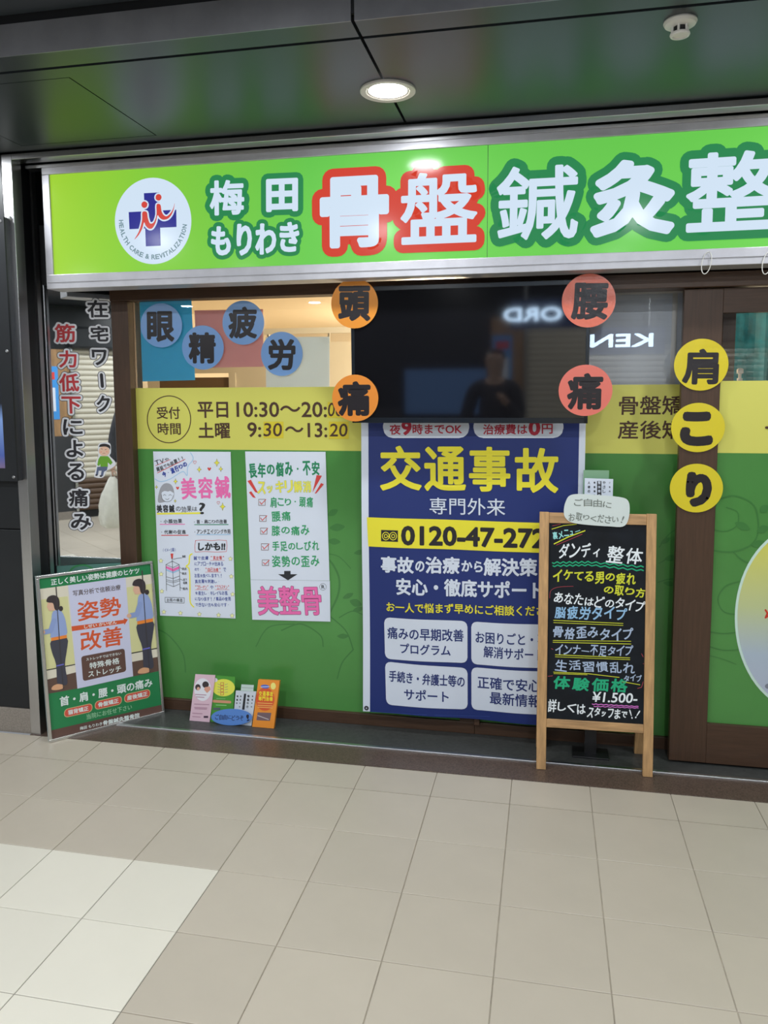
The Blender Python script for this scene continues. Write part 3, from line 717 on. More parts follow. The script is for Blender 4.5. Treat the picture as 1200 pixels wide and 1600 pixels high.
# ------------------------------------------------------------------ round laminated letter cards
def disc_card(ch, px, py, rx, ry, plane, d, color, label, group, bold=2.0, box=None, bump=0.0, inkc=(34, 30, 34)):
    nm = 'card_%d_%d_%d_%d' % (*color, int(bump*100))
    mm = mat(nm, rgb(*color, K), 0.22, spec=0.6, bump=bump, bscale=26)
    u, v = plane.loc(px, py)
    ru = (plane.loc(px+rx, py)[0]-plane.loc(px-rx, py)[0])/2; rv = (plane.loc(px, py-ry)[1]-plane.loc(px, py+ry)[1])/2
    c = plane.w(u, v, d)
    t = thing('letter_card', label, 'sign card', c, group)
    n = 48; vs = []
    for dd in (d, d+0.0016):
        vs += [plane.w(u+ru*math.cos(2*math.pi*i/n), v+rv*math.sin(2*math.pi*i/n), dd) for i in range(n)]
    MB().add(vs, [tuple(range(n-1, -1, -1)), tuple(range(n, 2*n))]+[(i, (i+1) % n, n+(i+1) % n, n+i) for i in range(n)]).build('disc', mm, t)
    D = Draw(plane, d0=d+0.0020); D.part = 'letter'
    x0, y0, x1, y1 = box or (px-rx*0.64, py-ry*0.66, px+rx*0.64, py+ry*0.66)
    D.text(ch, x0, (y0+y1)/2, x1, (y0+y1)/2, y1-y0, mat('letter_ink_%d' % int(bump*100), rgb(*inkc, K), 0.3, bump=bump, bscale=26), 0, bold, nd=6)
    D.build(t)
    return t
z4 = lambda x, y: (200+x/3.3333, 420+y/3.3333)
def zb(off, s, x0, y0, x1, y1): return (off[0]+x0/s, off[1]+y0/s, off[0]+x1/s, off[1]+y1/s)
gb4 = 'blue round letter cards on the window'
for ch, cx, cy, bx, side in (('眼', 178, 296, (104, 222, 246, 382), 'on the blue sheet'), ('精', 394, 411, (320, 332, 462, 494), 'between the blue and pink sheets'), ('疲', 604, 282, (527, 198, 676, 364), 'over the pink sheet corner'), ('労', 804, 444, (732, 366, 876, 528), 'over the white sheet')):
    p = z4(cx, cy)
    disc_card(ch, p[0], p[1], 32.5, 34.5, PG, 0.008, (120, 162, 218), 'light blue round card with black character %s, %s' % (ch, side), gb4, 1.7, zb((200, 420), 3.3333, *bx))
go, gp, gyl = 'orange round letter cards on the television', 'pink round letter cards on the television', 'yellow round letter cards on the door stile'
zt5 = (500, 420); s5 = 2.6087
disc_card('頭', 554.5, 474.5, 36.5, 39, PT, 0.006, (214, 138, 52), 'orange round card with black character 頭 on upper left corner of the television', go, 2.2, zb(zt5, s5, 76, 70, 208, 214))
disc_card('痛', 555.5, 622, 36, 36.5, PT, 0.006, (216, 134, 56), 'orange round card with black character 痛 on lower left corner of the television', go, 2.3, zb(zt5, s5, 74, 458, 208, 600))
disc_card('腰', 919.5, 470, 42, 42, PT, 0.006, (212, 108, 84), 'pink round card at upper right of the television, crumpled and shiny', gp, 2.3, (893, 442, 950, 500), bump=0.5)
disc_card('痛', 914.5, 610, 42, 40, PT, 0.006, (214, 112, 100), 'pink round card with black character 痛 at lower right of the television', gp, 2.3, (886, 583, 942, 640))
disc_card('肩', 1095, 570, 42.5, 40.5, PDF, 0.004, (206, 188, 40), 'topmost yellow round card with black character 肩 on the door stile', gyl, 2.2, (1066, 545, 1123, 601), bump=0.35)
disc_card('こ', 1090, 668, 42, 38.5, PDF, 0.004, (206, 190, 44), 'middle yellow round card with black character こ on the door stile', gyl, 5.2, (1062, 643, 1114, 697))
disc_card('り', 1087.5, 762.5, 41.5, 38, PDF, 0.004, (206, 190, 44), 'lowest yellow round card with black character り on the door stile', gyl, 4.8, (1071, 737, 1112, 792))

def thin_paper(name, c):
    M = mat(name, c, 0.5, vary=0.06, vscale=8); N = M.node_tree.nodes; Lk = M.node_tree.links
    tr = N.new('ShaderNodeBsdfTranslucent'); tr.inputs[0].default_value = (*c, 1); mx = N.new('ShaderNodeMixShader'); mx.inputs[0].default_value = 0.5
    Lk.new(N['Principled BSDF'].outputs[0], mx.inputs[1]); Lk.new(tr.outputs[0], mx.inputs[2]); Lk.new(mx.outputs[0], N['Material Output'].inputs['Surface'])
    return M
# ------------------------------------------------------------------ sheets taped inside the window
PIN = Plane((0, YGL+0.006, 0))
def sheet(name, label, cat, P, quad, m, th=0.0012, group=None, d=0.0):
    uv = [P.loc(*q) for q in quad]; c = P.w(sum(u for u, v in uv)/4, min(v for u, v in uv), d)
    t = thing(name, label, cat, c, group)
    vs = [P.w(u, v, d) for u, v in uv]+[P.w(u, v, d+th) for u, v in uv]
    MB().add(vs, [(0, 1, 2, 3), (7, 6, 5, 4)]+[(i, i+4, (i+1) % 4+4, (i+1) % 4) for i in range(4)]).build('sheet', m, t)
    return t
m_blue = thin_paper('blue_sheet', rgb(100, 188, 226, 1.25))
sheet('paper_sheet', 'turquoise blue sheet taped inside the window beside the brown frame', 'paper', PIN, [(218, 468), (299, 466), (305, 594), (223, 596)], m_blue)
sheet('paper_sheet', 'dusty pink sheet taped inside the window behind the round cards', 'paper', PIN, [(304, 485), (411, 483), (412, 573), (308, 575)], thin_paper('pink_sheet', rgb(214, 180, 186, 1.1)))
sheet('paper_sheet', 'white sheet with faint grey lines inside the window beside the television', 'paper', PIN, [(415, 527), (515, 526), (515, 612), (416, 612)], thin_paper('dull_white_sheet', rgb(205, 214, 230, 1.3)))

# ------------------------------------------------------------------ hand-drawn posters on the green film
m_hand = ink(36, 38, 44)
blue, green, dgreen, pink, yel, redp, lblue = ink(40, 62, 150), ink(44, 150, 96), ink(24, 128, 86), ink(224, 104, 168), ink(226, 220, 70), ink(202, 62, 58), ink(150, 190, 222)
PPo = Plane((0, YGL-0.004, 0))
zA = lambda x, y: (230+x/5.52, 690+y/5.52)
t = sheet('poster', 'hand-drawn white poster about beauty acupuncture with pink heading, taped to green window', 'poster', PPo, [zA(52, 85), zA(720, 88), zA(762, 1525), zA(112, 1500)], m_paper)
D = Draw(PPo, (230, 690, 5.52), d0=0.0018, step=0.00025)
D.part = 'heading'
D.stroke([(375, 95), (398, 150), (352, 215), (345, 292), (312, 258), (250, 290), (200, 322), (120, 345), (68, 322)], 6, lblue, 0, smooth=6)
D.text('TVや', 68, 188, 190, 148, 42, m_hand, 1, 0.5, jit=0.1); D.stroke([(75, 207), (200, 155)], 4, redp, 1)
D.text('雑誌でも話題!!', 80, 245, 322, 140, 40, m_hand, 1, 0.8, jit=0.1); D.stroke([(90, 270), (328, 152)], 5, redp, 1)
D.text('今、流行りの', 130, 292, 345, 190, 52, blue, 1, 2.2, jit=0.1)
D.text('美容鍼', 283, 408, 724, 388, 190, pink, 1, 4.0, jit=0.06)
D.text('美容鍼', 80, 580, 240, 575, 66, m_hand, 1, 2.0, jit=0.06); D.text('の効果は', 246, 582, 435, 580, 52, m_hand, 1, 0.3, jit=0.1); D.text('?', 450, 578, 505, 574, 100, m_hand, 1, 2.2)
D.stroke([(90, 622), (462, 616)], 14, yel, 0)
D.part = 'face_drawing'
gh = ink(150, 152, 160)
D.poly(spline([(95, 520), (108, 420), (135, 372), (170, 358), (208, 372), (230, 415), (234, 470), (215, 500), (150, 520)], 4, True), gh, 0)
D.ell(178, 460, 54, 58, m_paper, 1)
D.poly(spline([(120, 440), (135, 395), (175, 385), (215, 400), (228, 440), (200, 425), (180, 430), (150, 425)], 3, True), gh, 2)
D.stroke([(124, 455), (135, 500), (170, 518), (210, 505), (228, 462)], 3, m_hand, 2, smooth=5)
for x in (152, 200): D.stroke([(x-12, 465), (x, 455), (x+12, 465)], 3, m_hand, 2)
D.stroke([(160, 492), (175, 500), (190, 490)], 3, m_hand, 2, smooth=4)
def star4(x, y, r, m=yel):
    D.part = 'sparkle_%d_%d' % (x, y)
    pts = []
    for k in range(8):
        rr = r if k % 2 == 0 else r*0.4; a = k*math.pi/4; pts.append((x+rr*0.72*math.sin(a), y-rr*math.cos(a)))
    D.poly(pts, m, 1); D.stroke(pts, 1.6, m_hand, 2, closed=True)
for x, y, r in ((602, 182, 34), (450, 240, 27), (636, 236, 24), (246, 343, 25), (652, 560, 34), (82, 392, 17), (243, 512, 15)): star4(x, y, r)
def heart(x, y, r, fill):
    D.part = 'heart_%d_%d' % (x, y)
    pts = spline([(x, y-r*0.4), (x+r*0.5, y-r*0.9), (x+r, y-r*0.4), (x+r*0.6, y+r*0.35), (x, y+r), (x-r*0.6, y+r*0.35), (x-r, y-r*0.4), (x-r*0.5, y-r*0.9)], 3, True)
    D.poly(pts, redp, 1) if fill else D.stroke(pts, 2.5, redp, 1, closed=True)
heart(537, 236, 16, 1); heart(264, 400, 14, 1); heart(412, 178, 14, 0); heart(615, 527, 13, 0)
D.part = 'body_text'
for s_, x0, x1, y, um, ux0, ux1, uy in (('・小顔効果', 100, 305, 690, pink, 112, 325, 713), ('・首・肩こりの改善', 392, 690, 692, dgreen, 410, 700, 716), ('・代謝の促進', 108, 336, 782, redp, 125, 355, 808), ('・アンチエイジング作用', 398, 720, 778, lblue, 428, 718, 802)):
    D.text(s_, x0, y, x1, y-4, 36, m_hand, 2, 0.6, jit=0.1); D.stroke([(ux0, uy), (ux1, uy-1)], 6, um, 1)
D.stroke([(418, 852), (480, 848), (560, 853), (620, 848), (685, 852), (690, 900), (684, 948), (600, 952), (500, 947), (415, 952), (412, 900)], 3, redp, 1, closed=True)
D.text('しかも!!', 440, 905, 675, 903, 68, m_hand, 2, 3.2, slant=0.1)
D.text('(イメージ図)', 132, 935, 252, 933, 30, blue, 1, 0.2, jit=0.06)
lines = [[('鍼で皮膚', 400, 530, blue), ('"真皮層"', 542, 672, redp)], [('にアプローチが出来る', 408, 658, blue)], [('ので、', 410, 468, blue), ('"自己治癒"', 498, 640, redp), ('で', 655, 682, blue)], [('お肌を良くします!!', 408, 652, blue)], [('真皮層を刺激し、', 412, 632, blue)], [('"コラーゲン"', 410, 532, redp), ('や', 545, 572, blue), ('"エラスチン"', 583, 712, redp)], [('を産生し、キレイなお肌', 414, 697, blue)], [('になります!!薬品の使用', 412, 722, blue)], [('できない方も安心です。', 414, 716, blue)]]
for i, ln in enumerate(lines):
    y = 1003+i*50.5
    for s_, a, b_, mm in ln:
        D.text(s_, a, y, b_, y, 33, mm, 1, 0.35, jit=0.08)
        if mm is redp: D.stroke([(a+4, y+21), (b_-4, y+21)], 2, redp, 1)
D.stroke([(388, 968), (368, 985), (362, 1050), (338, 1076), (364, 1105), (370, 1250), (372, 1380), (402, 1425)], 11, yel, 1, smooth=6)
D.part = 'skin_diagram'
D.poly([(163, 1072), (225, 1095), (280, 1072), (280, 1095), (225, 1120), (163, 1092)], pink, 1); D.poly([(163, 1096), (225, 1122), (280, 1098), (280, 1112), (225, 1135), (163, 1110)], lblue, 1)
D.poly([(203, 965), (227, 965), (222, 1010), (210, 1010)], redp, 2)
for ps_ in ([(216, 1000), (229, 1250)], [(163, 1060), (218, 1030), (278, 1060), (225, 1085), (163, 1060)], [(163, 1060), (168, 1285)], [(278, 1060), (286, 1285)], [(165, 1165), (225, 1180), (280, 1158)], [(165, 1190), (226, 1203), (282, 1185)], [(166, 1205), (226, 1216), (282, 1200)], [(166, 1225), (228, 1250), (284, 1225)], [(225, 1015), (262, 1005), (300, 1002)], [(286, 1085), (300, 1095)], [(286, 1125), (300, 1135)], [(286, 1185), (310, 1195)], [(286, 1258), (305, 1265)]):
    D.stroke(ps_, 3, m_hand, 3)
for s_, x0, x1, y in (('鍼', 303, 333, 990), ('表皮', 302, 342, 1097), ('真皮', 302, 342, 1137), ('皮下', 312, 346, 1190), ('組織', 312, 346, 1217), ('筋肉', 308, 350, 1268)): D.text(s_, x0, y, x1, y, 22, m_hand, 3, 0.2)
D.stroke([(155, 1342), (322, 1346), (320, 1392), (157, 1386)], 3, m_hand, 1, closed=True); D.text('お肌の構造', 168, 1366, 308, 1368, 28, m_hand, 1, 0.3, jit=0.08)
m_fl = ink(226, 228, 170)
for x, y in ((120, 1028), (122, 1142), (128, 1290), (719, 1010), (727, 1162), (738, 1316), (146, 1468), (288, 1478), (452, 1487), (617, 1495), (734, 1500)):
    D.part = 'flower_%d_%d' % (x, y)
    pts = [(x+(20 if k % 2 == 0 else 11)*math.sin(k*math.pi/5), y-(20 if k % 2 == 0 else 11)*math.cos(k*math.pi/5)) for k in range(10)]
    pts = spline(pts, 2, True); D.poly(pts, m_fl, 1); D.stroke(pts, 2, ink(140, 140, 110), 2, closed=True)
D.build(t)
zB = lambda x, y: (375+x/5.52, 690+y/5.52)
t = sheet('poster', 'white checklist poster with green handwriting and black arrow, taped to green window', 'poster', PPo, [zB(45, 85), zB(738, 88), zB(773, 1199), zB(92, 1190)], m_paper)
D = Draw(PPo, (375, 690, 5.52), d0=0.0018, step=0.00025)
D.part = 'heading'
D.text('長年の悩み・不安', 72, 252, 692, 224, 125, dgreen, 1, 3.4, jit=0.08)
D.text('スッキリ解消', 148, 395, 618, 385, 100, yel, 2, 1.8, 3.5, ink(176, 190, 150), jit=0.08)
for pts in ([(66, 340), (95, 328), (157, 442), (132, 435)], [(78, 438), (98, 428), (138, 486), (112, 480)], [(662, 288), (708, 294), (645, 405), (626, 440)], [(700, 356), (724, 368), (657, 448), (646, 446)]): D.poly(pts, redp, 1)
D.part = 'checklist'
for (x0, y0, x1, y1), s_, a, b_, y, h in (((162, 497, 218, 550), '肩こり・頭痛', 258, 634, 522, 88), ((170, 637, 227, 688), '腰痛', 268, 442, 645, 84), ((178, 745, 234, 798), '膝の痛み', 268, 604, 768, 84), ((185, 880, 246, 935), '手足のしびれ', 275, 688, 902, 80), ((193, 1020, 248, 1068), '姿勢の歪み', 272, 690, 1035, 96)):
    D.stroke([(x0, y0), (x1, y0), (x1, y1), (x0, y1)], 4, ink(120, 90, 84), 1, closed=True)
    D.stroke([(x0+10, y0+22), (x0+24, y1-10), (x1+6, y0+2)], 6, redp, 2)
    D.text(s_, a, y, b_, y-4, h, green, 1, 1.8, jit=0.09)
D.part = 'arrow'
D.poly([(382, 1115), (437, 1115), (437, 1143), (497, 1143), (415, 1195), (330, 1143), (382, 1143)], m_hand, 1)
D.build(t)
t = sheet('poster', 'small white card with large pink lettering below the checklist poster', 'poster', PPo, [zB(92, 1192), zB(776, 1201), zB(780, 1552), zB(107, 1535)], m_paper, 0.0018)
D = Draw(PPo, (375, 690, 5.52), d0=0.0024, step=0.00025); D.part = 'lettering'
D.text('美整骨', 152, 1372, 702, 1368, 252, pink, 3, 4.5, 3.0, ink(110, 40, 80))
uvc = [D.q(717+29*math.cos(k*math.pi/16), 1252-29*math.sin(k*math.pi/16)) for k in range(32)]; D.stroke_uv(uvc, 0.0006, m_hand, 1, closed=True); D.text('R', 704, 1252, 731, 1252, 32, m_hand, 1, 0.6)
D.build(t)

# ------------------------------------------------------------------ blue banner
YBN = 1.118
PB = Plane((0, YBN, 0))
PB.warp = lambda u, v: 0.006*math.sin(u*15+v*2.2)*min(1.0, max(0.15, (1.5-v)*1.1))+0.004*math.sin(v*7+u*6)
bx0, bx1 = PB.loc(564, 662)[0], PB.loc(914, 720)[0]
bz0 = 0.098; bz1 = 1.55
t = thing('banner', 'navy blue cloth banner with yellow traffic accident lettering hanging below the television', 'banner', ((bx0+bx1)/2, YBN, bz0))
navy = mat('navy_cloth', rgb(20, 42, 110, 1.05), 0.55, bump=0.06, bscale=500)
wcl = mat('white_cloth', rgb(200, 208, 222, K), 0.55)
ycl = mat('yellow_cloth_print', rgb(220, 210, 48, K), 0.5)
def cloth(u0, u1, v0, v1, m, d, name, nx=40, nz=60):
    vs = []; fs = []
    for s_ in (0, 1):
        for j in range(nz+1):
            for i in range(nx+1): vs.append(PB.w(u0+(u1-u0)*i/nx, v0+(v1-v0)*j/nz, d-s_*0.0012))
    N_ = (nx+1)*(nz+1)
    for j in range(nz):
        for i in range(nx):
            x = j*(nx+1)+i; fs.append((x, x+1, x+nx+2, x+nx+1)); fs.append((N_+x+nx+1, N_+x+nx+2, N_+x+1, N_+x))
    for i in range(nx): fs.append((i+1, i, N_+i, N_+i+1)); a = nz*(nx+1)+i; fs.append((a, a+1, N_+a+1, N_+a))
    for j in range(nz): a = j*(nx+1); fs.append((a, a+nx+1, N_+a+nx+1, N_+a)); a += nx; fs.append((a+nx+1, a, N_+a, N_+a+nx+1))
    return MB().add(vs, fs).build(name, m, t, smooth=True)
hem = 0.032
cloth(bx0+hem, bx1-hem*0.8, bz0, bz1, navy, 0, 'cloth')
cloth(bx0, bx0+hem, bz0, bz1, wcl, 0.0002, 'hem', 4, 60); cloth(bx1-hem*0.8, bx1, bz0, bz1, wcl, 0.0002, 'hem', 4, 60)
for u in (bx0+.016, bx1-.013):
    for v in (bz0+.016, bz1-.016):
        c = PB.w(u, v, 0.0012)
        MB().lathe(c, [(0.004, 0.0), (0.004, -0.0015), (0.007, -0.0022), (0.010, -0.0012), (0.0105, 0.0)], 24, 'y').build('grommet', mat('dark_grommet', (0.08, 0.08, 0.09), 0.35, 1.0), t, smooth=True)
D = Draw(PB, (560, 640, 3.3333), d0=0.0016, step=0.0008)
D.part = 'headline_print'
for a, b_ in ((128, 578), (600, 1068)):
    D.rgrid([(a, 30), (b_, 30), (b_, 148), (a, 148)], 52, wcl, 0)
crim = ink(168, 24, 52)
D.text('夜', 162, 104, 220, 104, 54, crim, 1, 1.2); D.text('9', 224, 96, 278, 96, 76, crim, 1, 4.0); D.text('時までOK', 282, 102, 540, 100, 54, crim, 1, 1.2)
D.text('治療費は', 650, 103, 880, 102, 54, crim, 1, 1.2); D.text('0', 886, 95, 948, 95, 80, crim, 1, 4.5); D.text('円', 955, 100, 1012, 100, 52, crim, 1, 1.2)
for i, c in enumerate('交通事故'):
    bxs = ((112, 328, 305), (342, 560, 308), (576, 792, 310), (815, 1042, 316))[i]
    D.text(c, bxs[0], bxs[2], bxs[1], bxs[2]+1, 234, ycl, 1, 6.2)
D.text('専門外来', 370, 502, 765, 508, 88, wcl, 1, 0.5)
D.part = 'telephone_stripe'
ev = lambda x, y: (x, y)
D.quad([(45, 560), (1180, 598), (1180, 756), (52, 712)], ycl, 0.5, 30, 4)
bkp = ink(26, 24, 30)
D.poly([(120, 625), (208, 628), (208, 687), (120, 684)], bkp, 1.5)
for cx in (145, 183):
    for r in (20, 9):
        uvc = [D.q(cx+r*0.9*math.cos(k*math.pi/10), 657-r*math.sin(k*math.pi/10)) for k in range(20)]; D.stroke_uv(uvc, 0.0016, ycl, 2.2, closed=True)
D.text('0120-47-272', 224, 654, 980, 673, 104, bkp, 1.5, 5.0)
D.part = 'message_print'
D.z = (560, 850, 3.3333)
for s_, a, b_, y, h, bd in (('事故', 118, 290, 104, 86, 3.0), ('の', 298, 345, 112, 56, 2.2), ('治療', 350, 528, 108, 88, 3.0), ('から', 536, 648, 114, 58, 2.2), ('解決策', 652, 932, 118, 94, 3.0)): D.text(s_, a, y, b_, y+5, h, wcl, 1, bd)
D.text('安心・徹底サポート', 198, 218, 960, 244, 92, wcl, 1, 2.8)
D.text('お一人で悩まず早めにご相談くださ', 146, 326, 968, 350, 52, ycl, 1, 1.0)
for q in ([(133, 382), (568, 402), (568, 622), (137, 600)], [(588, 403), (1034, 424), (1032, 648), (588, 626)], [(137, 614), (568, 648), (568, 866), (144, 838)], [(588, 642), (1032, 666), (1030, 890), (588, 866)]): D.rgrid(q, 30, wcl, 0)
ni = ink(24, 42, 104)
for s_, a, y, b_, y2, h in (('痛みの早期改善', 150, 462, 548, 478, 64), ('プログラム', 218, 542, 480, 556, 56), ('お困りごと・不', 610, 484, 985, 500, 62), ('解消サポート', 652, 558, 962, 578, 62), ('手続き・弁護士等の', 158, 688, 553, 720, 60), ('サポート', 238, 780, 470, 796, 58), ('正確で安心', 620, 720, 950, 736, 66), ('最新情報', 684, 800, 950, 816, 66)): D.text(s_, a, y, b_, y2, h, ni, 1, 1.1)
D.stroke([(60, 872), (300, 886), (640, 900), (1100, 918)], 1.2, ink(60, 84, 160), 1)
D.build(t)

# ------------------------------------------------------------------ framed posture poster leaning on the jamb
PW, PH = 0.53, 0.74
rot, lean = math.radians(49), math.radians(7)
dx = Vector((math.cos(rot), math.sin(rot), 0)); nb = Vector((-math.sin(rot), math.cos(rot), 0))
up = Vector((0, 0, 1))*math.cos(lean)+nb*math.sin(lean)
PO = Vector((-1.1228, 0.7371, 0.001))
PP = Plane(PO, dx, up, quad=[(55, 903), (238, 878.4), (257, 1115), (77, 1161)], W=PW, H=PH)
t = thing('framed_poster', 'silver framed green posture poster leaning on the floor at the left corner', 'poster', PO+dx*PW/2)
m_chrome = mat('frame_silver', (0.72, 0.72, 0.70), 0.25, 1.0)
fw = 0.013
MB().pbox(PP, 0, PW, 0, PH, -0.016, -0.008).build('backing_board', mat('grey_backing', (0.42, 0.50, 0.50), 0.7), t)
for a in ((0, PW, 0, fw), (0, PW, PH-fw, PH), (0, fw, fw, PH-fw), (PW-fw, PW, fw, PH-fw)): MB().pbox(PP, *a, -0.008, 0.004).build('frame_bar', m_chrome, t, bevel=0.002)
gpr = mat('poster_green', rgb(34, 122, 72, K), 0.3)
MB().pbox(PP, fw, PW-fw, fw, PH-fw, -0.008, -0.006).build('sheet', gpr, t)
D = Draw(PP, (30, 860, 5.0), d0=-0.0055, step=0.0003)
D.part = 'photo_print'
cream = ink(206, 204, 150); crw = ink(214, 208, 190); brn = ink(92, 70, 60); lav = ink(196, 198, 222)
D.poly([(147, 316), (1033, 196), (1100, 948), (216, 1130)], crw, 0)
D.poly([(150, 400), (378, 370), (437, 895), (202, 945)], cream, 1); D.poly([(840, 300), (1040, 270), (1080, 770), (880, 815)], cream, 1)
for q in ([(202, 948), (437, 900)], [(880, 812), (1082, 772)]): D.stroke(q, 8, ink(40, 36, 34), 2)
D.poly([(212, 1020), (448, 960), (462, 1085), (218, 1130)], brn, 1); D.poly([(880, 880), (1090, 838), (1098, 948), (890, 992)], brn, 1)
D.poly([(380, 285), (832, 222), (892, 990), (456, 1088)], lav, 3)
def woman(ox, oy):
    o = lambda pts: [(x+ox, y+oy) for x, y in pts]
    D.stroke(o([(286, 300), (292, 380)]), 9, ink(70, 64, 60), 4)
    D.poly(spline(o([(250, 716), (372, 694), (372, 790), (358, 900), (378, 1040), (345, 1062), (300, 1062), (288, 900), (254, 800)]), 3, True), ink(62, 62, 74), 5)
    D.poly(spline(o([(262, 1070), (300, 1052), (345, 1060), (342, 1085), (300, 1098), (255, 1096)]), 4, True), ink(208, 158, 120), 6)
    D.poly(spline(o([(262, 490), (318, 478), (352, 530), (368, 600), (366, 672), (252, 696), (246, 650), (250, 560)]), 3, True), ink(142, 160, 204), 6)
    D.stroke(o([(270, 560), (245, 640), (196, 650)]), 40, ink(134, 152, 198), 7); D.ell(184+ox, 650+oy, 18, 16, ink(214, 170, 140), 8)
    D.poly(o([(222, 420), (262, 400), (282, 480), (232, 484), (214, 452)]), ink(214, 172, 146), 7)
    D.poly(spline(o([(210, 410), (225, 375), (270, 362), (306, 385), (314, 440), (300, 480), (276, 470), (262, 425), (232, 420)]), 4, True), ink(54, 46, 48), 8); D.ell(324+ox, 466+oy, 17, 20, ink(54, 46, 48), 8)
    D.stroke(o([(249, 706), (371, 682)]), 26, ink(226, 130, 50), 8, caps=False)
    D.stroke(o([(290, 380), (312, 700), (346, 1090)]), 6, ink(60, 56, 60), 9); D.stroke(o([(290, 912), (348, 898)]), 10, ink(104, 104, 190), 9, caps=False)
woman(0, 0); woman(675, -130)
D.part = 'lettering'
pw = ink(214, 224, 222); porg = ink(204, 84, 44); pbr = ink(92, 66, 58)
D.text('正しく美しい姿勢は健康のヒケツ', 246, 262, 940, 168, 50, pw, 4, 1.4)
D.text('写真分析で信頼治療', 418, 348, 792, 298, 44, ink(86, 74, 76), 4, 0.7)
D.text('姿勢', 455, 492, 796, 440, 150, porg, 4, 3.0); D.text('改善', 478, 724, 808, 672, 152, porg, 4, 3.0)
D.poly([(408, 604), (818, 552), (818, 540), (850, 550), (824, 592), (820, 580), (412, 642)], porg, 4); D.text('しせい かいぜん', 508, 608, 762, 570, 26, pw, 5, 0.7)
D.rrect([(484, 838), (824, 774), (838, 952), (500, 1030)], 20, pbr, 4)
D.text('ストレッチではできない', 524, 862, 798, 812, 22, pw, 5, 0.4); D.text('特殊骨格', 550, 912, 784, 868, 50, pw, 5, 1.0); D.text('ストレッチ', 540, 978, 798, 930, 46, pw, 5, 1.0)
D.text('首・肩・腰・頭の痛み', 318, 1190, 1042, 1034, 74, pw, 4, 2.0)
pill = ink(200, 78, 62)
for (cx, cy, w_), s_ in zip(((463, 1256, 222), (698, 1196, 212), (924, 1142, 204)), ('猫背矯正', '骨盤矯正', '産後矯正')):
    k_ = -0.225; hw = w_/2
    D.rrect([(cx-hw, cy-hw*k_-34), (cx+hw, cy+hw*k_-34), (cx+hw, cy+hw*k_+34), (cx-hw, cy-hw*k_+34)], 30, ink(196, 180, 130), 3); hw -= 5
    D.rrect([(cx-hw, cy-hw*k_-29), (cx+hw, cy+hw*k_-29), (cx+hw, cy+hw*k_+29), (cx-hw, cy-hw*k_+29)], 26, pill, 4)
    D.text(s_, cx-80, cy+18, cx+80, cy-18, 38, pw, 5, 1.0)
D.text('当院にお任せ下さい', 528, 1306, 882, 1226, 42, ink(150, 200, 160), 4, 0.5)
D.poly([(246, 1412), (1122, 1208), (1128, 1270), (250, 1490)], pbr, 3)
D.text('梅田 もりわき', 476, 1396, 650, 1356, 26, pw, 5, 0.4); D.text('骨盤鍼灸整骨院', 656, 1354, 942, 1288, 36, pw, 5, 1.0)
D.build(t)

# ------------------------------------------------------------------ chalkboard A-frame
L0 = Vector((0.9939, 0.8955, 0.003)); R0 = Vector((1.4503, 0.9133, 0.003))
ad = (R0-L0).normalized(); anb = Vector((-ad.y, ad.x, 0)); al = math.radians(5)
au = Vector((0, 0, 1))*math.cos(al)+anb*math.sin(al)
PA = Plane(L0, ad, au); AW = (R0-L0).length; AH = 1.052
m_pine = mat('pine_wood', (0.52, 0.31, 0.14), 0.5, vary=0.28, vscale=10, stretch=(8, 8, 0.7), bump=0.05, bscale=60)
m_pineh = mat('pine_wood_rail', (0.47, 0.28, 0.13), 0.5, vary=0.4, vscale=9, stretch=(0.8, 8, 8), bump=0.05, bscale=60)
m_chalk = mat('chalkboard', (0.006, 0.009, 0.014), 0.6, spec=0.25, vary=0.5, vscale=9)
t = thing('chalkboard_stand', 'wooden A-frame chalkboard with handwritten menu in coloured chalk on the sill', 'chalkboard', L0+ad*AW/2)
zz5 = (830, 720, 5.714); zz6 = (830, 960, 5.714)
sw = 0.038
MB().pbox(PA, 0, sw, 0, AH, -0.022, 0).build('front_leg', m_pine, t, bevel=0.002)
MB().pbox(PA, AW-sw, AW, 0, AH, -0.022, 0).build('front_leg', m_pine, t, bevel=0.002)
vt1 = PA.loc(935, 819)[1]; vb1 = PA.loc(930, 1128)[1]; vb0 = PA.loc(930, 1140)[1]
MB().pbox(PA, sw, AW-sw, vt1, AH-.002, -0.020, -0.002).build('top_rail', m_pineh, t, bevel=0.002)
MB().pbox(PA, sw, AW-sw, vb0-.004, vb1, -0.020, -0.002).build('bottom_rail', m_pineh, t, bevel=0.002)
MB().pbox(PA, sw-.004, AW-sw+.004, vb1-.004, vt1+.004, -0.014, -0.008).build('board', m_chalk, t)
top = PA.w(0, AH-.03, -0.024)
for u in (0.004, AW-sw-.004):
    tp = PA.w(u, AH-.05, -0.024); ft = L0+ad*u+anb*0.205; dd = (tp-ft).normalized()
    PR = Plane(ft, ad, dd)
    MB().pbox(PR, 0, sw, 0, (tp-ft).length, -0.022, 0).build('rear_leg', m_pine, t, bevel=0.002)
ft = L0+anb*0.205; tp = PA.w(0, AH-.05, -0.024); PR = Plane(ft, ad, (tp-ft).normalized())
MB().pbox(PR, sw, AW-sw, 0.24, 0.27, -0.02, -0.002).build('rear_rail', m_pineh, t)
MB().pbox(PR, sw, AW-sw, (tp-ft).length-.05, (tp-ft).length-.01, -0.02, -0.002).build('rear_rail', m_pineh, t)
for u in (0.02, AW-.02): MB().bar(PA.w(u-.008, AH-.02, -0.024), PA.w(u+.008, AH-.02, -0.024), 0.005).build('hinge', m_alu, t)
PAC = Plane(PA.w(0, 0, -0.0075), ad, au)
D = Draw(PAC, zz5, d0=0.0004, step=0.0002); D.part = 'chalk_writing'
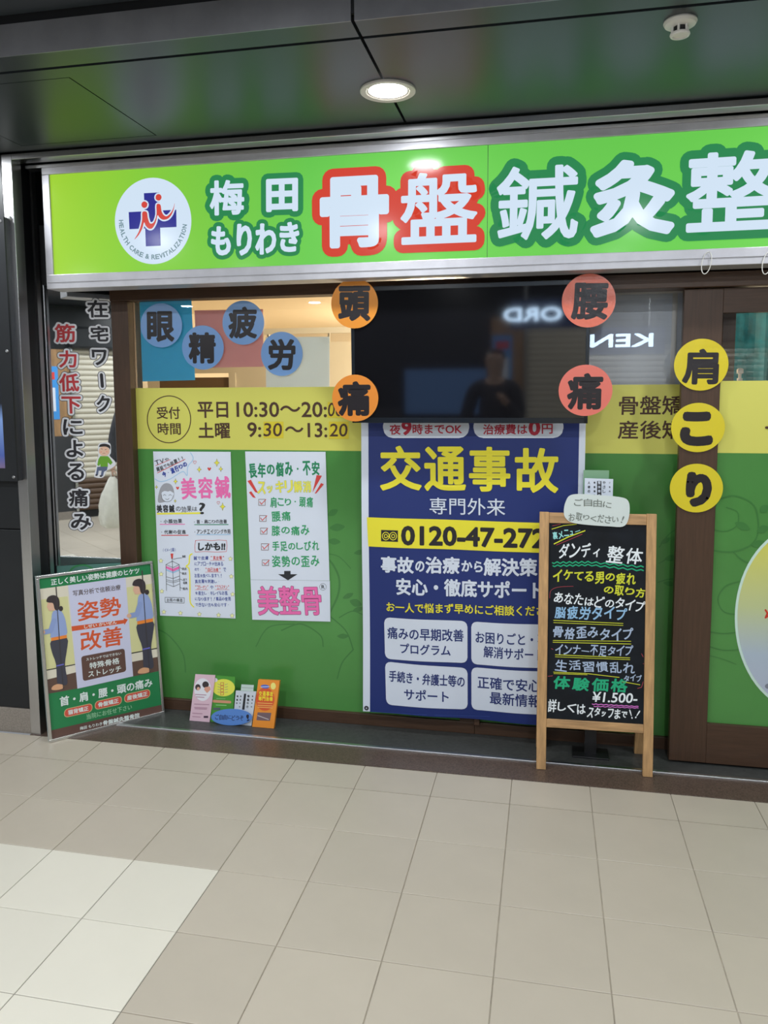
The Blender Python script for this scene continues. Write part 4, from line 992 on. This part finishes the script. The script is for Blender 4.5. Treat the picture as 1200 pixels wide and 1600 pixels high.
cw = mat('white_chalk', rgb(206, 212, 220, 1.35), 0.9); cy_ = mat('yellow_chalk', rgb(186, 190, 50, 1.35), 0.9); cg = mat('green_chalk', rgb(30, 150, 108, 1.35), 0.9); cb = mat('blue_chalk', rgb(130, 168, 200, 1.35), 0.9); cr_ = mat('red_chalk', rgb(150, 60, 70, 1.3), 0.9); cp = mat('pink_chalk', rgb(214, 120, 206, 1.3), 0.9); cbl = mat('bluegrey_chalk', rgb(150, 166, 190, 1.35), 0.9)
D.stroke([(185, 610), (290, 578), (405, 566)], 6, cy_, 1); D.stroke([(190, 580), (260, 566)], 5, cr_, 1)
D.stroke([(205, 742), (330, 680), (480, 624)], 10, cy_, 1); D.stroke([(225, 752), (350, 700), (455, 655)], 5, cr_, 1)
D.text('裏メニュー', 188, 672, 440, 622, 62, mat('cyan_chalk', rgb(140, 200, 200, 1.35), 0.9), 1, 1.4, jit=0.17)
D.text('ダンディ', 242, 808, 640, 800, 130, cw, 1, 2.4, jit=0.15, slant=0.15); D.text('整体', 668, 835, 1005, 858, 148, cw, 1, 2.4, jit=0.08, slant=0.1)
D.stroke([(190, 910), (520, 905), (1000, 948)], 11, cg, 1, wav=8, wn=6); D.stroke([(195, 938), (520, 930), (1000, 980)], 11, cg, 1, wav=7, wn=6)
D.text('イケてる男の疲れ', 188, 1018, 940, 1055, 100, cy_, 1, 2.8, jit=0.15, slant=0.1); D.text('の取り方', 645, 1148, 1022, 1182, 88, cy_, 1, 2.6, jit=0.15, slant=0.1)
D.stroke([(165, 1225), (175, 1160), (240, 1128), (375, 1120)], 4, cr_, 1, smooth=5)
D.text('あなたはどのタイプ', 200, 1222, 1018, 1298, 100, cw, 1, 2.0, jit=0.15, slant=0.1)
D.text('脳疲労タイプ', 205, 1358, 862, 1362, 112, cb, 1, 2.6, jit=0.15, slant=0.1)
D.stroke([(200, 1424), (820, 1452)], 6, cy_, 1); D.stroke([(200, 1444), (820, 1470)], 5, cy_, 1)
D.z = zz6
D.text('骨格歪みタイプ', 188, 158, 918, 178, 104, cbl, 1, 2.4, jit=0.15, slant=0.1); D.stroke([(195, 232), (890, 240)], 5, cy_, 1); D.stroke([(195, 248), (890, 264)], 6, cy_, 1)
D.text('インナー不足タイプ', 210, 318, 912, 328, 88, cbl, 1, 1.8, jit=0.15, slant=0.1); D.stroke([(215, 360), (880, 388)], 6, cy_, 1); D.stroke([(215, 378), (880, 404)], 5, cy_, 1)
D.text('生活習慣乱れ', 208, 450, 935, 486, 96, cbl, 1, 1.8, jit=0.15); D.text('タイプ', 822, 572, 992, 566, 56, cbl, 1, 1.6, jit=0.15, slant=0.1)
D.stroke([(200, 515), (500, 528), (785, 562)], 6, cy_, 1); D.stroke([(202, 528), (500, 538)], 5, cy_, 1); D.stroke([(800, 598), (970, 628)], 6, cy_, 1)
D.text('体験価格', 188, 608, 872, 638, 118, cg, 1, 4.2, jit=0.08, slant=0.1)
D.text('¥1.500-', 545, 735, 950, 748, 92, cw, 1, 2.2, slant=0.15)
D.stroke([(545, 800), (955, 822)], 7, cp, 1, wav=3, wn=9); D.stroke([(560, 820), (955, 836)], 6, cp, 1, wav=3, wn=9)
D.text('詳しくは', 145, 812, 490, 855, 120, cw, 1, 2.2, jit=0.17, slant=0.1); D.text('スタッフまで!!', 500, 868, 980, 898, 84, cw, 1, 2.2, jit=0.17, slant=0.1)
for ps_ in ([(180, 305), (195, 312)], [(985, 350), (1000, 380)], [(1000, 440), (1012, 442)], [(150, 552), (190, 548)], [(950, 660), (985, 650), (1000, 600)]): D.stroke(ps_, 5, cr_, 1)
D.build(t)
# rounded paper tag taped over the top rail
PTg = Plane(PA.w(0, 0, 0.003), ad, au)
D = Draw(PTg, zz5, d0=0.0, step=0.0004)
c0 = PTg.w(*PTg.loc(932, 820))
t = thing('paper_tag', 'rounded white handwritten tag taped over the top rail of the chalkboard', 'tag', c0)
D.part = 'card'
tg = spline([(310, 360), (345, 310), (430, 296), (600, 306), (780, 322), (860, 350), (880, 430), (862, 540), (815, 588), (700, 586), (500, 572), (360, 550), (300, 500), (292, 430)], 4, True)
uv = [D.q(*p_) for p_ in tg]
if sum(a[0]*b_[1]-b_[0]*a[1] for a, b_ in zip(uv, uv[1:]+uv[:1])) < 0: uv = uv[::-1]
n = len(uv)
MB().add([PTg.w(u, v, -0.002) for u, v in uv]+[PTg.w(u, v, -0.0005) for u, v in uv], [tuple(range(n-1, -1, -1)), tuple(range(n, 2*n))]+[(i, (i+1) % n, n+(i+1) % n, n+i) for i in range(n)]).build('card', mat('tag_paper', rgb(196, 206, 204, K), 0.35), t)
D.part = 'handwriting'
pen = ink(110, 118, 112)
D.text('ご自由に', 378, 362, 722, 392, 70, pen, 1, 0.8, jit=0.15); D.text('お取りください!', 330, 498, 848, 530, 66, pen, 1, 0.8, jit=0.15)
D.build(t)
# slim leaflet stand behind the chalkboard
bs = onz(922, 1178, 0.004); yl = bs.y
t = thing('leaflet_stand', 'slim black stand with clear leaflet pocket behind the chalkboard', 'stand', (bs.x, yl, 0.004))
MB().box(bs.x-.075, bs.x+.075, yl-.05, yl+.05, 0.004, 0.012).build('base', m_blackp, t, bevel=0.002)
MB().box(bs.x-.024, bs.x+.024, yl-.008, yl+.008, 0.012, 0.95).build('post', m_blackp, t)
PL = Plane((0, yl-0.012, 0)); q0 = PL.loc(912, 735); q1 = PL.loc(953, 800)
MB().box(q0[0], PL.loc(952, 740)[0], yl+.004, yl+.007, q1[1]-.16, q0[1]).build('acrylic_back', mat('clear_acrylic_back', rgb(120, 160, 130, K), 0.12, spec=0.8), t)
MB().box(q0[0], PL.loc(952, 740)[0], yl-.018, yl+.004, q1[1]-.165, q1[1]-.16).build('pocket_floor', m_blackp, t)
t = sheet('leaflet', 'white leaflet with black vertical lettering in the stand above the chalkboard', 'leaflet', PL, [(913.5, 747), (958, 748.5), (956, 830), (912, 828)], m_paper, 0.003)
D = Draw(PL, zz5, d0=0.0036, step=0.0003); D.part = 'print'
D.rect(588, 180, 626, 340, m_hand, 0)
for x, s_, w_, m_ in ((515, '人様の', 22, m_hand), (565, '骨盤矯正', 16, m_hand), (607, '整体骨格', 24, m_paper), (650, 'やさし', 26, m_hand), (700, 'ご案内', 12, m_hand)):
    for i, c in enumerate(s_): y = 195+i*38; D.text(c, x-w_/2, y, x+w_/2, y, w_*1.1, m_, 1, 0.6)
D.build(t)

# ------------------------------------------------------------------ leaflets on the sill
zl = lambda x, y: (280+x/6.667, 1040+y/6.667)
def leaflet(label, quad, m, th, lean=8, group='leaflets on the sill'):
    a = onz(*zl(*quad[3]), 0.005); b_ = onz(*zl(*quad[2]), 0.005)
    yb = (a.y+b_.y)/2
    ln = math.radians(lean)
    P = Plane((0, yb, 0.005), (1, 0, 0), (0, math.sin(ln), math.cos(ln)))
    uv = [list(P.loc(*zl(*q))) for q in quad]; uv[2][1] = uv[3][1] = 0.0
    o = thing('leaflet', label, 'leaflet', ((uv[2][0]+uv[3][0])/2, yb, 0.005), group)
    vs = [P.w(u, v, -th) for u, v in uv]+[P.w(u, v, 0) for u, v in uv]
    MB().add(vs, [(0, 1, 2, 3), (7, 6, 5, 4)]+[(i, i+4, (i+1) % 4+4, (i+1) % 4) for i in range(4)]).build('body', m, o)
    return o, Draw(P, (280, 1040, 6.667), d0=0.0004, step=0.0003)
o, D = leaflet('pale pink leaflet with two heads in a white oval, leftmost on the sill', [(168, 90), (375, 100), (316, 590), (107, 572)], ink(206, 176, 190), 0.004)
D.ell(245, 250, 88, 118, ink(214, 214, 222), 0); D.ell(195, 225, 28, 32, ink(60, 46, 50), 1); D.ell(275, 198, 34, 34, ink(52, 44, 48), 1); D.ell(200, 240, 16, 18, ink(206, 160, 140), 2); D.poly([(268, 225), (320, 215), (330, 250), (290, 285), (260, 250)], ink(206, 150, 130), 2)
for y, a, b_ in ((300, 170, 280), (325, 180, 260), (400, 160, 310), (435, 160, 290), (448, 165, 285), (495, 140, 240), (530, 140, 220)): D.stroke([(a, y), (b_, y+6)], 8, ink(170, 130, 150), 1)
D.rect(256, 524, 302, 544, ink(60, 40, 60), 1); D.build(o)
o, D = leaflet('green leaflet with spine drawing in a yellow oval, second on the sill', [(345, 100), (583, 118), (556, 600), (326, 588)], ink(70, 142, 52), 0.004)
D.ell(462, 230, 118, 90, ink(214, 214, 80), 0); D.ell(375, 150, 26, 22, ink(206, 206, 214), 1)
for i in range(4): D.stroke([(432, 178+i*34), (465, 178+i*34), (462, 204+i*34), (432, 204+i*34)], 5, ink(190, 90, 70), 1, closed=True)
for i in range(4): D.stroke([(400, 190+i*28), (425, 200+i*26)], 5, ink(150, 150, 120), 1); D.stroke([(475, 200+i*26), (505, 190+i*28)], 5, ink(150, 150, 120), 1)
D.stroke([(360, 370), (530, 380)], 26, ink(196, 140, 110), 1); D.stroke([(390, 342), (480, 346)], 7, ink(120, 180, 110), 1); D.stroke([(385, 410), (490, 414)], 7, ink(150, 200, 140), 1); D.rect(355, 438, 430, 462, ink(80, 90, 96), 1)
D.build(o)
o, D = leaflet('white leaflet with black vertical lettering between green and orange leaflets', [(590, 262), (802, 272), (752, 628), (558, 610)], ink(196, 204, 214), 0.006, 5)
D.poly([(648, 195), (778, 202), (772, 268), (642, 262)], ink(186, 204, 200), -0.5)
D.part = 'card_flap'; D.poly([(650, 225), (776, 232), (772, 238), (650, 231)], ink(150, 166, 162), 0.3); D.part = 'print'
D.poly([(676, 292), (698, 293), (680, 460), (655, 458)], m_hand, 0)
for x, n, w_ in ((608, 3, 18), (642, 4, 14), (722, 4, 24), (765, 4, 14)):
    for i, c in enumerate('骨盤やさしい整体'[:n]): y = 320+i*36; D.text(c, x-i*4-w_/2, y, x-i*4+w_/2, y, w_*1.1, m_hand, 1, 0.8)
D.build(o)
o, D = leaflet('thick orange leaflet with yellow lettering, rightmost on the sill', [(825, 145), (1046, 157), (985, 658), (760, 635)], mat('orange_gloss', rgb(222, 138, 50, K), 0.2), 0.016, 9)
D.ell(895, 350, 98, 120, ink(204, 84, 44), 0, rot=3); D.ell(895, 218, 44, 20, ink(70, 100, 190), 1, rot=3); D.stroke([(850, 222), (940, 218)], 5, ink(220, 220, 226), 2); D.ell(980, 213, 27, 36, ink(226, 216, 120), 1)
yl_ = ink(232, 208, 50)
D.text('交通事故', 828, 290, 982, 296, 52, yl_, 2, 1.6, jit=0.02); D.text('専門治療', 824, 342, 978, 348, 46, yl_, 2, 1.6, jit=0.02)
for y in (388, 412, 432): D.stroke([(820, y), (970, y+8)], 8, ink(224, 170, 90), 1)
D.poly([(818, 486), (960, 492), (945, 575), (805, 568)], ink(110, 90, 96), 1); D.stroke([(820, 520), (930, 560)], 8, ink(190, 180, 180), 2)
D.build(o)
a_ = onz(*zl(545, 622), 0.005)
PC = Plane((0, a_.y-0.004, 0.005), (1, 0, 0), (0, math.sin(math.radians(8)), math.cos(math.radians(8))))
D = Draw(PC, (280, 1040, 6.667), d0=0.0, step=0.0004)
uv = [D.q(545+212*math.cos(k*math.pi/24), 541-86*math.sin(k*math.pi/24)) for k in range(48)]; n = 48
vmin = min(v for u, v in uv); uv = [(u, v-vmin+0.0005) for u, v in uv]
t = thing('oval_card', 'blue oval card with black handwriting in front of the sill leaflets', 'card', PC.w(sum(u for u, v in uv)/n, 0))
if sum(a[0]*b_[1]-b_[0]*a[1] for a, b_ in zip(uv, uv[1:]+uv[:1])) < 0: uv = uv[::-1]
MB().add([PC.w(u, v, -0.002) for u, v in uv]+[PC.w(u, v, 0) for u, v in uv], [tuple(range(n-1, -1, -1)), tuple(range(n, 2*n))]+[(i, (i+1) % n, n+(i+1) % n, n+i) for i in range(n)]).build('card', mat('blue_card', rgb(84, 128, 196, K), 0.25), t)
D.part = 'handwriting'
D.text('ご自由にどうぞ', 372, 532, 672, 548, 56, ink(40, 50, 90), 1, 0.8, jit=0.12); D.text('!', 700, 548, 730, 538, 66, ink(30, 30, 50), 1, 1.6, slant=0.2)
D.build(t)

# ------------------------------------------------------------------ poster case on the left wall
YC = 0.765
PC2 = Plane((0, YC, 0))
xr = PC2.loc(17, 560)[0]; zt_ = PC2.loc(5, 338)[1]; zb_ = PC2.loc(20, 752)[1]
t = thing('poster_case', 'black wall-mounted poster case with blue poster at the left edge', 'display case', (xr-.35, 0.81, zb_))
BX('case', mat('case_black', (0.02, 0.022, 0.028), 0.3), t, xr-.72, xr, YC+.006, YW, zb_, zt_, bevel=0.004)
fwc = 0.056
for a in ((xr-.72, xr, zt_-fwc, zt_), (xr-.72, xr, zb_, zb_+fwc), (xr-fwc, xr, zb_+fwc, zt_-fwc), (xr-.72, xr-.72+fwc, zb_+fwc, zt_-fwc)): BX('frame_bar', m_darkpanel, t, a[0], a[1], YC, YC+.006, a[2], a[3])
m_post = ramp_mat('blue_poster_print', [(0, rgb(150, 110, 100, K)), (0.10, rgb(70, 90, 160, K)), (0.24, rgb(120, 150, 205, K)), (0.30, rgb(16, 20, 30, K))], 'Z', zb_, zt_)
BX('poster_sheet', m_post, t, xr-.72+fwc, xr-fwc, YC+.004, YC+.0058, zb_+fwc, zt_-fwc)
for z in (zb_+.018, (zb_+zt_)/2, zt_-.018): MB().lathe((xr-.017, YC, z), [(0, -.004), (.005, -.004), (.007, 0)], 14, 'y').build('screw', m_alu, t, smooth=True)

# ------------------------------------------------------------------ far side of the corridor (seen in mirror, glass and television)
YO = -5.3
wo = BX('wall_opposite', m_darkpanel, None, -6, 8, YO-.2, YO-.05, 0, ZM+.03, kind='structure')
m_woodp = mat('light_wood_panel', (0.36, 0.21, 0.10), 0.45, vary=0.3, vscale=7, stretch=(5, 5, 0.6))
BX('wood_panel', m_woodp, wo, 0.345, 0.73, YO-.05, YO-.03, 1.05, 2.12)
BX('dark_panel', mat('grey_dado', (0.035, 0.037, 0.042), 0.5), wo, -6, 0.73, YO-.05, YO-.02, 0.0, 1.05)
BX('baseboard_opposite', m_graniteL, None, -6, 0.73, YO-.05, YO-.005, 0, 0.1, kind='structure')
t = thing('roller_shutter', 'cream slatted roller shutter across the corridor, seen in the mirror', 'shutter', (2.2, YO, 0))
m_slat = mat('cream_slat', (0.60, 0.56, 0.46), 0.4); m_slatw = mat('brown_slat', (0.10, 0.055, 0.03), 0.45)
for i in range(30):
    z = 0.10+i*0.068; brown = z < 0.5
    pr_ = [(0, z), (0.012, z+.012), (0.018, z+.030), (0.012, z+.052), (0, z+.066)]
    sv = [(x, YO-.03+d, zz) for x in (0.76, 3.6) for d, zz in pr_]
    MB().add(sv, [(k, k+1, 6+k, 5+k) for k in range(4)]).build('slat', m_slatw if brown else m_slat, t)
BX('guide_rail', m_alu, t, 0.735, 0.765, YO-.05, YO+.01, 0, 2.15); BX('guide_rail', m_alu, t, 3.6, 3.63, YO-.05, YO+.01, 0, 2.15)
BX('shutter_box', m_darkpanel, t, 0.735, 3.63, YO-.05, YO+.10, 2.13, 2.40, bevel=0.03)
t = thing('notice_poster', 'light blue notice poster on the wood panel across the corridor', 'poster', (0.47, YO-.02, 1.25))
BX('sheet', ink(60, 140, 210), t, 0.36, 0.59, YO-.03, YO-.026, 1.26, 1.91); BX('white_block', m_paper, t, 0.40, 0.55, YO-.026, YO-.024, 1.36, 1.65); BX('red_block', redp, t, 0.40, 0.55, YO-.026, YO-.024, 1.75, 1.84)
t = thing('light_poster', 'backlit blue advertising poster across the corridor, mirrored in the television', 'poster', (-0.1, YO, 1.0))
BX('case', m_darkpanel, t, -0.75, 0.335, YO-.05, YO+.0, 0.93, 1.57); BX('picture', mat('lit_blue_picture', (0.05, 0.1, 0.2), 0.4, emit=(0.10, 0.22, 0.50), es=1.0), t, -0.70, 0.29, YO, YO+.004, 0.98, 1.52)
# hanging lit sign
YK = -3.3; vY = 2*YGL-YK
kz = ony(970, 532, vY).z
t = thing('hanging_sign', 'dark blue hanging sign with glowing white letters across the corridor', 'sign', (1.1, YK-.04, kz-.12))
BX('board', mat('navy_board', (0.02, 0.03, 0.10), 0.4, emit=(0.01, 0.02, 0.10), es=1.0), t, 0.66, 2.1, YK-.06, YK-.004, kz-.13, kz+.13, bevel=0.004)
for x in (0.8, 1.95): MB().bar((x, YK-.03, kz+.13), (x, YK-.03, ZM+.02), 0.008).build('rod', m_alu, t)
PK = Plane((0, YK, 0), (-1, 0, 0), (0, 0, 1))
D = Draw(PK, d0=0.0); D.part = 'letters'
kw = mat('lit_letter', (0.8, 0.85, 0.95), 0.4, emit=(0.55, 0.76, 1.0), es=14.0)
def kt(s_, xa_, xb_):     # letters face the shop
    g = glyphs(s_); vs, fs, ed, asp = g; H = 0.115
    uv = [(-(xa_+xb_)/2+x*abs(xa_-xb_), kz+y*H) for x, y in vs]; D.put(uv, fs, kw, 0); D.fat(uv, ed, 0.006, kw, 0, 6)
kt('KEN', ony(1020, 532, vY).x, ony(923, 532, vY).x)
vT = 2*YT-YK
kt('ORD', ony(877, 490, vT).x, ony(788, 490, vT).x)
D.build(t)

# ------------------------------------------------------------------ passer-by standing behind the camera (only a sliver shows in the mirror)
def skin_body(name, verts, edges, radii, m, parent, sub=2):
    base = wloc(parent); me = bpy.data.meshes.new(name); me.from_pydata([Vector(v)-base for v in verts], edges, []); me.update()
    o = bpy.data.objects.new(name, me); COL.objects.link(o); o.parent = parent
    o.modifiers.new('skin', 'SKIN'); 
    for i, r in enumerate(radii):
        sv = me.skin_vertices[0].data[i]; sv.radius = (r, r) if not isinstance(r, tuple) else r; sv.use_root = (i == 0)
    s_ = o.modifiers.new('subsurf', 'SUBSURF'); s_.levels = sub; s_.render_levels = sub
    me.materials.append(m)
    return o
bx, by = 0.57, -2.60
t = thing('person', 'person in dark jacket and trousers holding a white bag, seen in the mirror', 'person', (bx, by, 0))
m_skin = mat('skin', (0.55, 0.36, 0.27), 0.5); m_jac = mat('dark_jacket', (0.025, 0.026, 0.032), 0.8, vary=0.3, vscale=30); m_trou = mat('dark_trousers', (0.012, 0.014, 0.022), 0.8); m_hair = mat('dark_hair', (0.015, 0.012, 0.01), 0.5)
V = lambda x, y, z: (bx+x, by+y, z)
bv = [V(0, 0, .94), V(0, -.01, 1.12), V(0, 0, 1.30), V(0, .0, 1.42), V(0, .02, 1.49), V(0, .03, 1.56), V(0, .035, 1.66), V(0, .03, 1.70),
      V(-.18, 0, 1.39), V(-.26, -.01, 1.12), V(-.31, .07, .90), V(-.325, .09, .84), V(.18, 0, 1.39), V(.21, .02, 1.14), V(.10, .22, 1.30), V(.05, .27, 1.36),
      V(-.09, 0, .88), V(-.10, .01, .50), V(-.10, -.02, .10), V(.09, 0, .88), V(.10, .01, .50), V(.10, -.02, .10), V(-.11, .10, .04), V(.11, .10, .04)]
be = [(0, 1), (1, 2), (2, 3), (3, 4), (4, 5), (5, 6), (6, 7), (3, 8), (8, 9), (9, 10), (10, 11), (3, 12), (12, 13), (13, 14), (14, 15), (0, 16), (16, 17), (17, 18), (0, 19), (19, 20), (20, 21), (18, 22), (21, 23)]
brd = [.13, .12, .13, .09, .055, .075, .095, .06, .055, .042, .030, .030, .055, .042, .030, .030, .085, .055, .040, .085, .055, .040, .035, .035]
skin_body('body', bv, be, brd, m_skin, t)
skin_body('jacket', [bv[i] for i in (0, 1, 2, 3, 8, 9, 10, 12, 13, 14)], [(0, 1), (1, 2), (2, 3), (3, 4), (4, 5), (5, 6), (3, 7), (7, 8), (8, 9)], [.155, .15, .155, .10, .075, .06, .045, .075, .06, .045], m_jac, t)
skin_body('trousers', [bv[0], bv[16], bv[17], bv[18], bv[19], bv[20], bv[21]], [(0, 1), (1, 2), (2, 3), (0, 4), (4, 5), (5, 6)], [.14, .10, .075, .065, .10, .075, .065], m_trou, t)
for k in (22, 23):
    h = Vector(bv[k-4]); f_ = Vector(bv[k]); skin_body('shoe', [(h.x, h.y-.03, .045), (f_.x, f_.y, .04), (f_.x, f_.y+.06, .03)], [(0, 1), (1, 2)], [.05, .045, .028], m_blackp, t, 1)
skin_body('hair', [V(0, .0, 1.60), V(0, .0, 1.68), V(0, .02, 1.73)], [(0, 1), (1, 2)], [.085, .105, .07], m_hair, t)
for hx, hy, hz, s_ in ((-.325, .09, .84, -1), (.05, .27, 1.36, 1)):
    dirs = [(0, .012, -.05), (.0, .004, -.055), (0, -.006, -.052), (0, -.016, -.042)] if s_ < 0 else [(-.02, .05, .01), (-.02, .052, .0), (-.02, .05, -.012), (-.018, .042, -.024)]
    for a, b_, c in dirs:
        p0 = V(hx, hy, hz); p1 = V(hx+a*.6, hy+b_*.6+(a*.2), hz+c*.6); p2 = V(hx+a+.014, hy+b_, hz+c)
        skin_body('finger', [p0, p1, p2], [(0, 1), (1, 2)], [.011, .009, .007], m_skin, t, 1)
    skin_body('thumb', [V(hx, hy, hz), V(hx+.022, hy+.022, hz-.012), V(hx+.024, hy+.03, hz-.034)], [(0, 1), (1, 2)], [.012, .010, .008], m_skin, t, 1)
bgx, bgy = bx-.325, by+.09
t = thing('shopping_bag', 'crumpled white plastic shopping bag hanging from the hand of the reflected person', 'bag', (bgx, bgy, .30))
n = 40; vs = []; fs = []
prof = [(.02, .30), (.075, .302), (.105, .34), (.115, .42), (.11, .52), (.09, .62), (.06, .70), (.035, .76), (.02, .785)]
for j, (r, z) in enumerate(prof):
    for i in range(n):
        a = 2*math.pi*i/n; k = 1+0.07*math.sin(5*a+j)+0.05*math.sin(9*a-2*j)
        vs.append((bgx+r*k*1.15*math.cos(a), bgy+r*k*0.75*math.sin(a), z))
for j in range(len(prof)-1):
    for i in range(n): fs.append((j*n+i, j*n+(i+1) % n, (j+1)*n+(i+1) % n, (j+1)*n+i))
fs.append(tuple(range(n-1, -1, -1)))
MB().add(vs, fs).build('sack', mat('white_polythene', (0.72, 0.71, 0.64), 0.35, vary=0.1, vscale=18), t, smooth=True)
MB().tube([(bgx-.012, bgy, .78), (bgx-.008, bgy, .83), (bgx+.008, bgy, .83), (bgx+.012, bgy, .78)], .005).build('handle', m_plasticw, t)
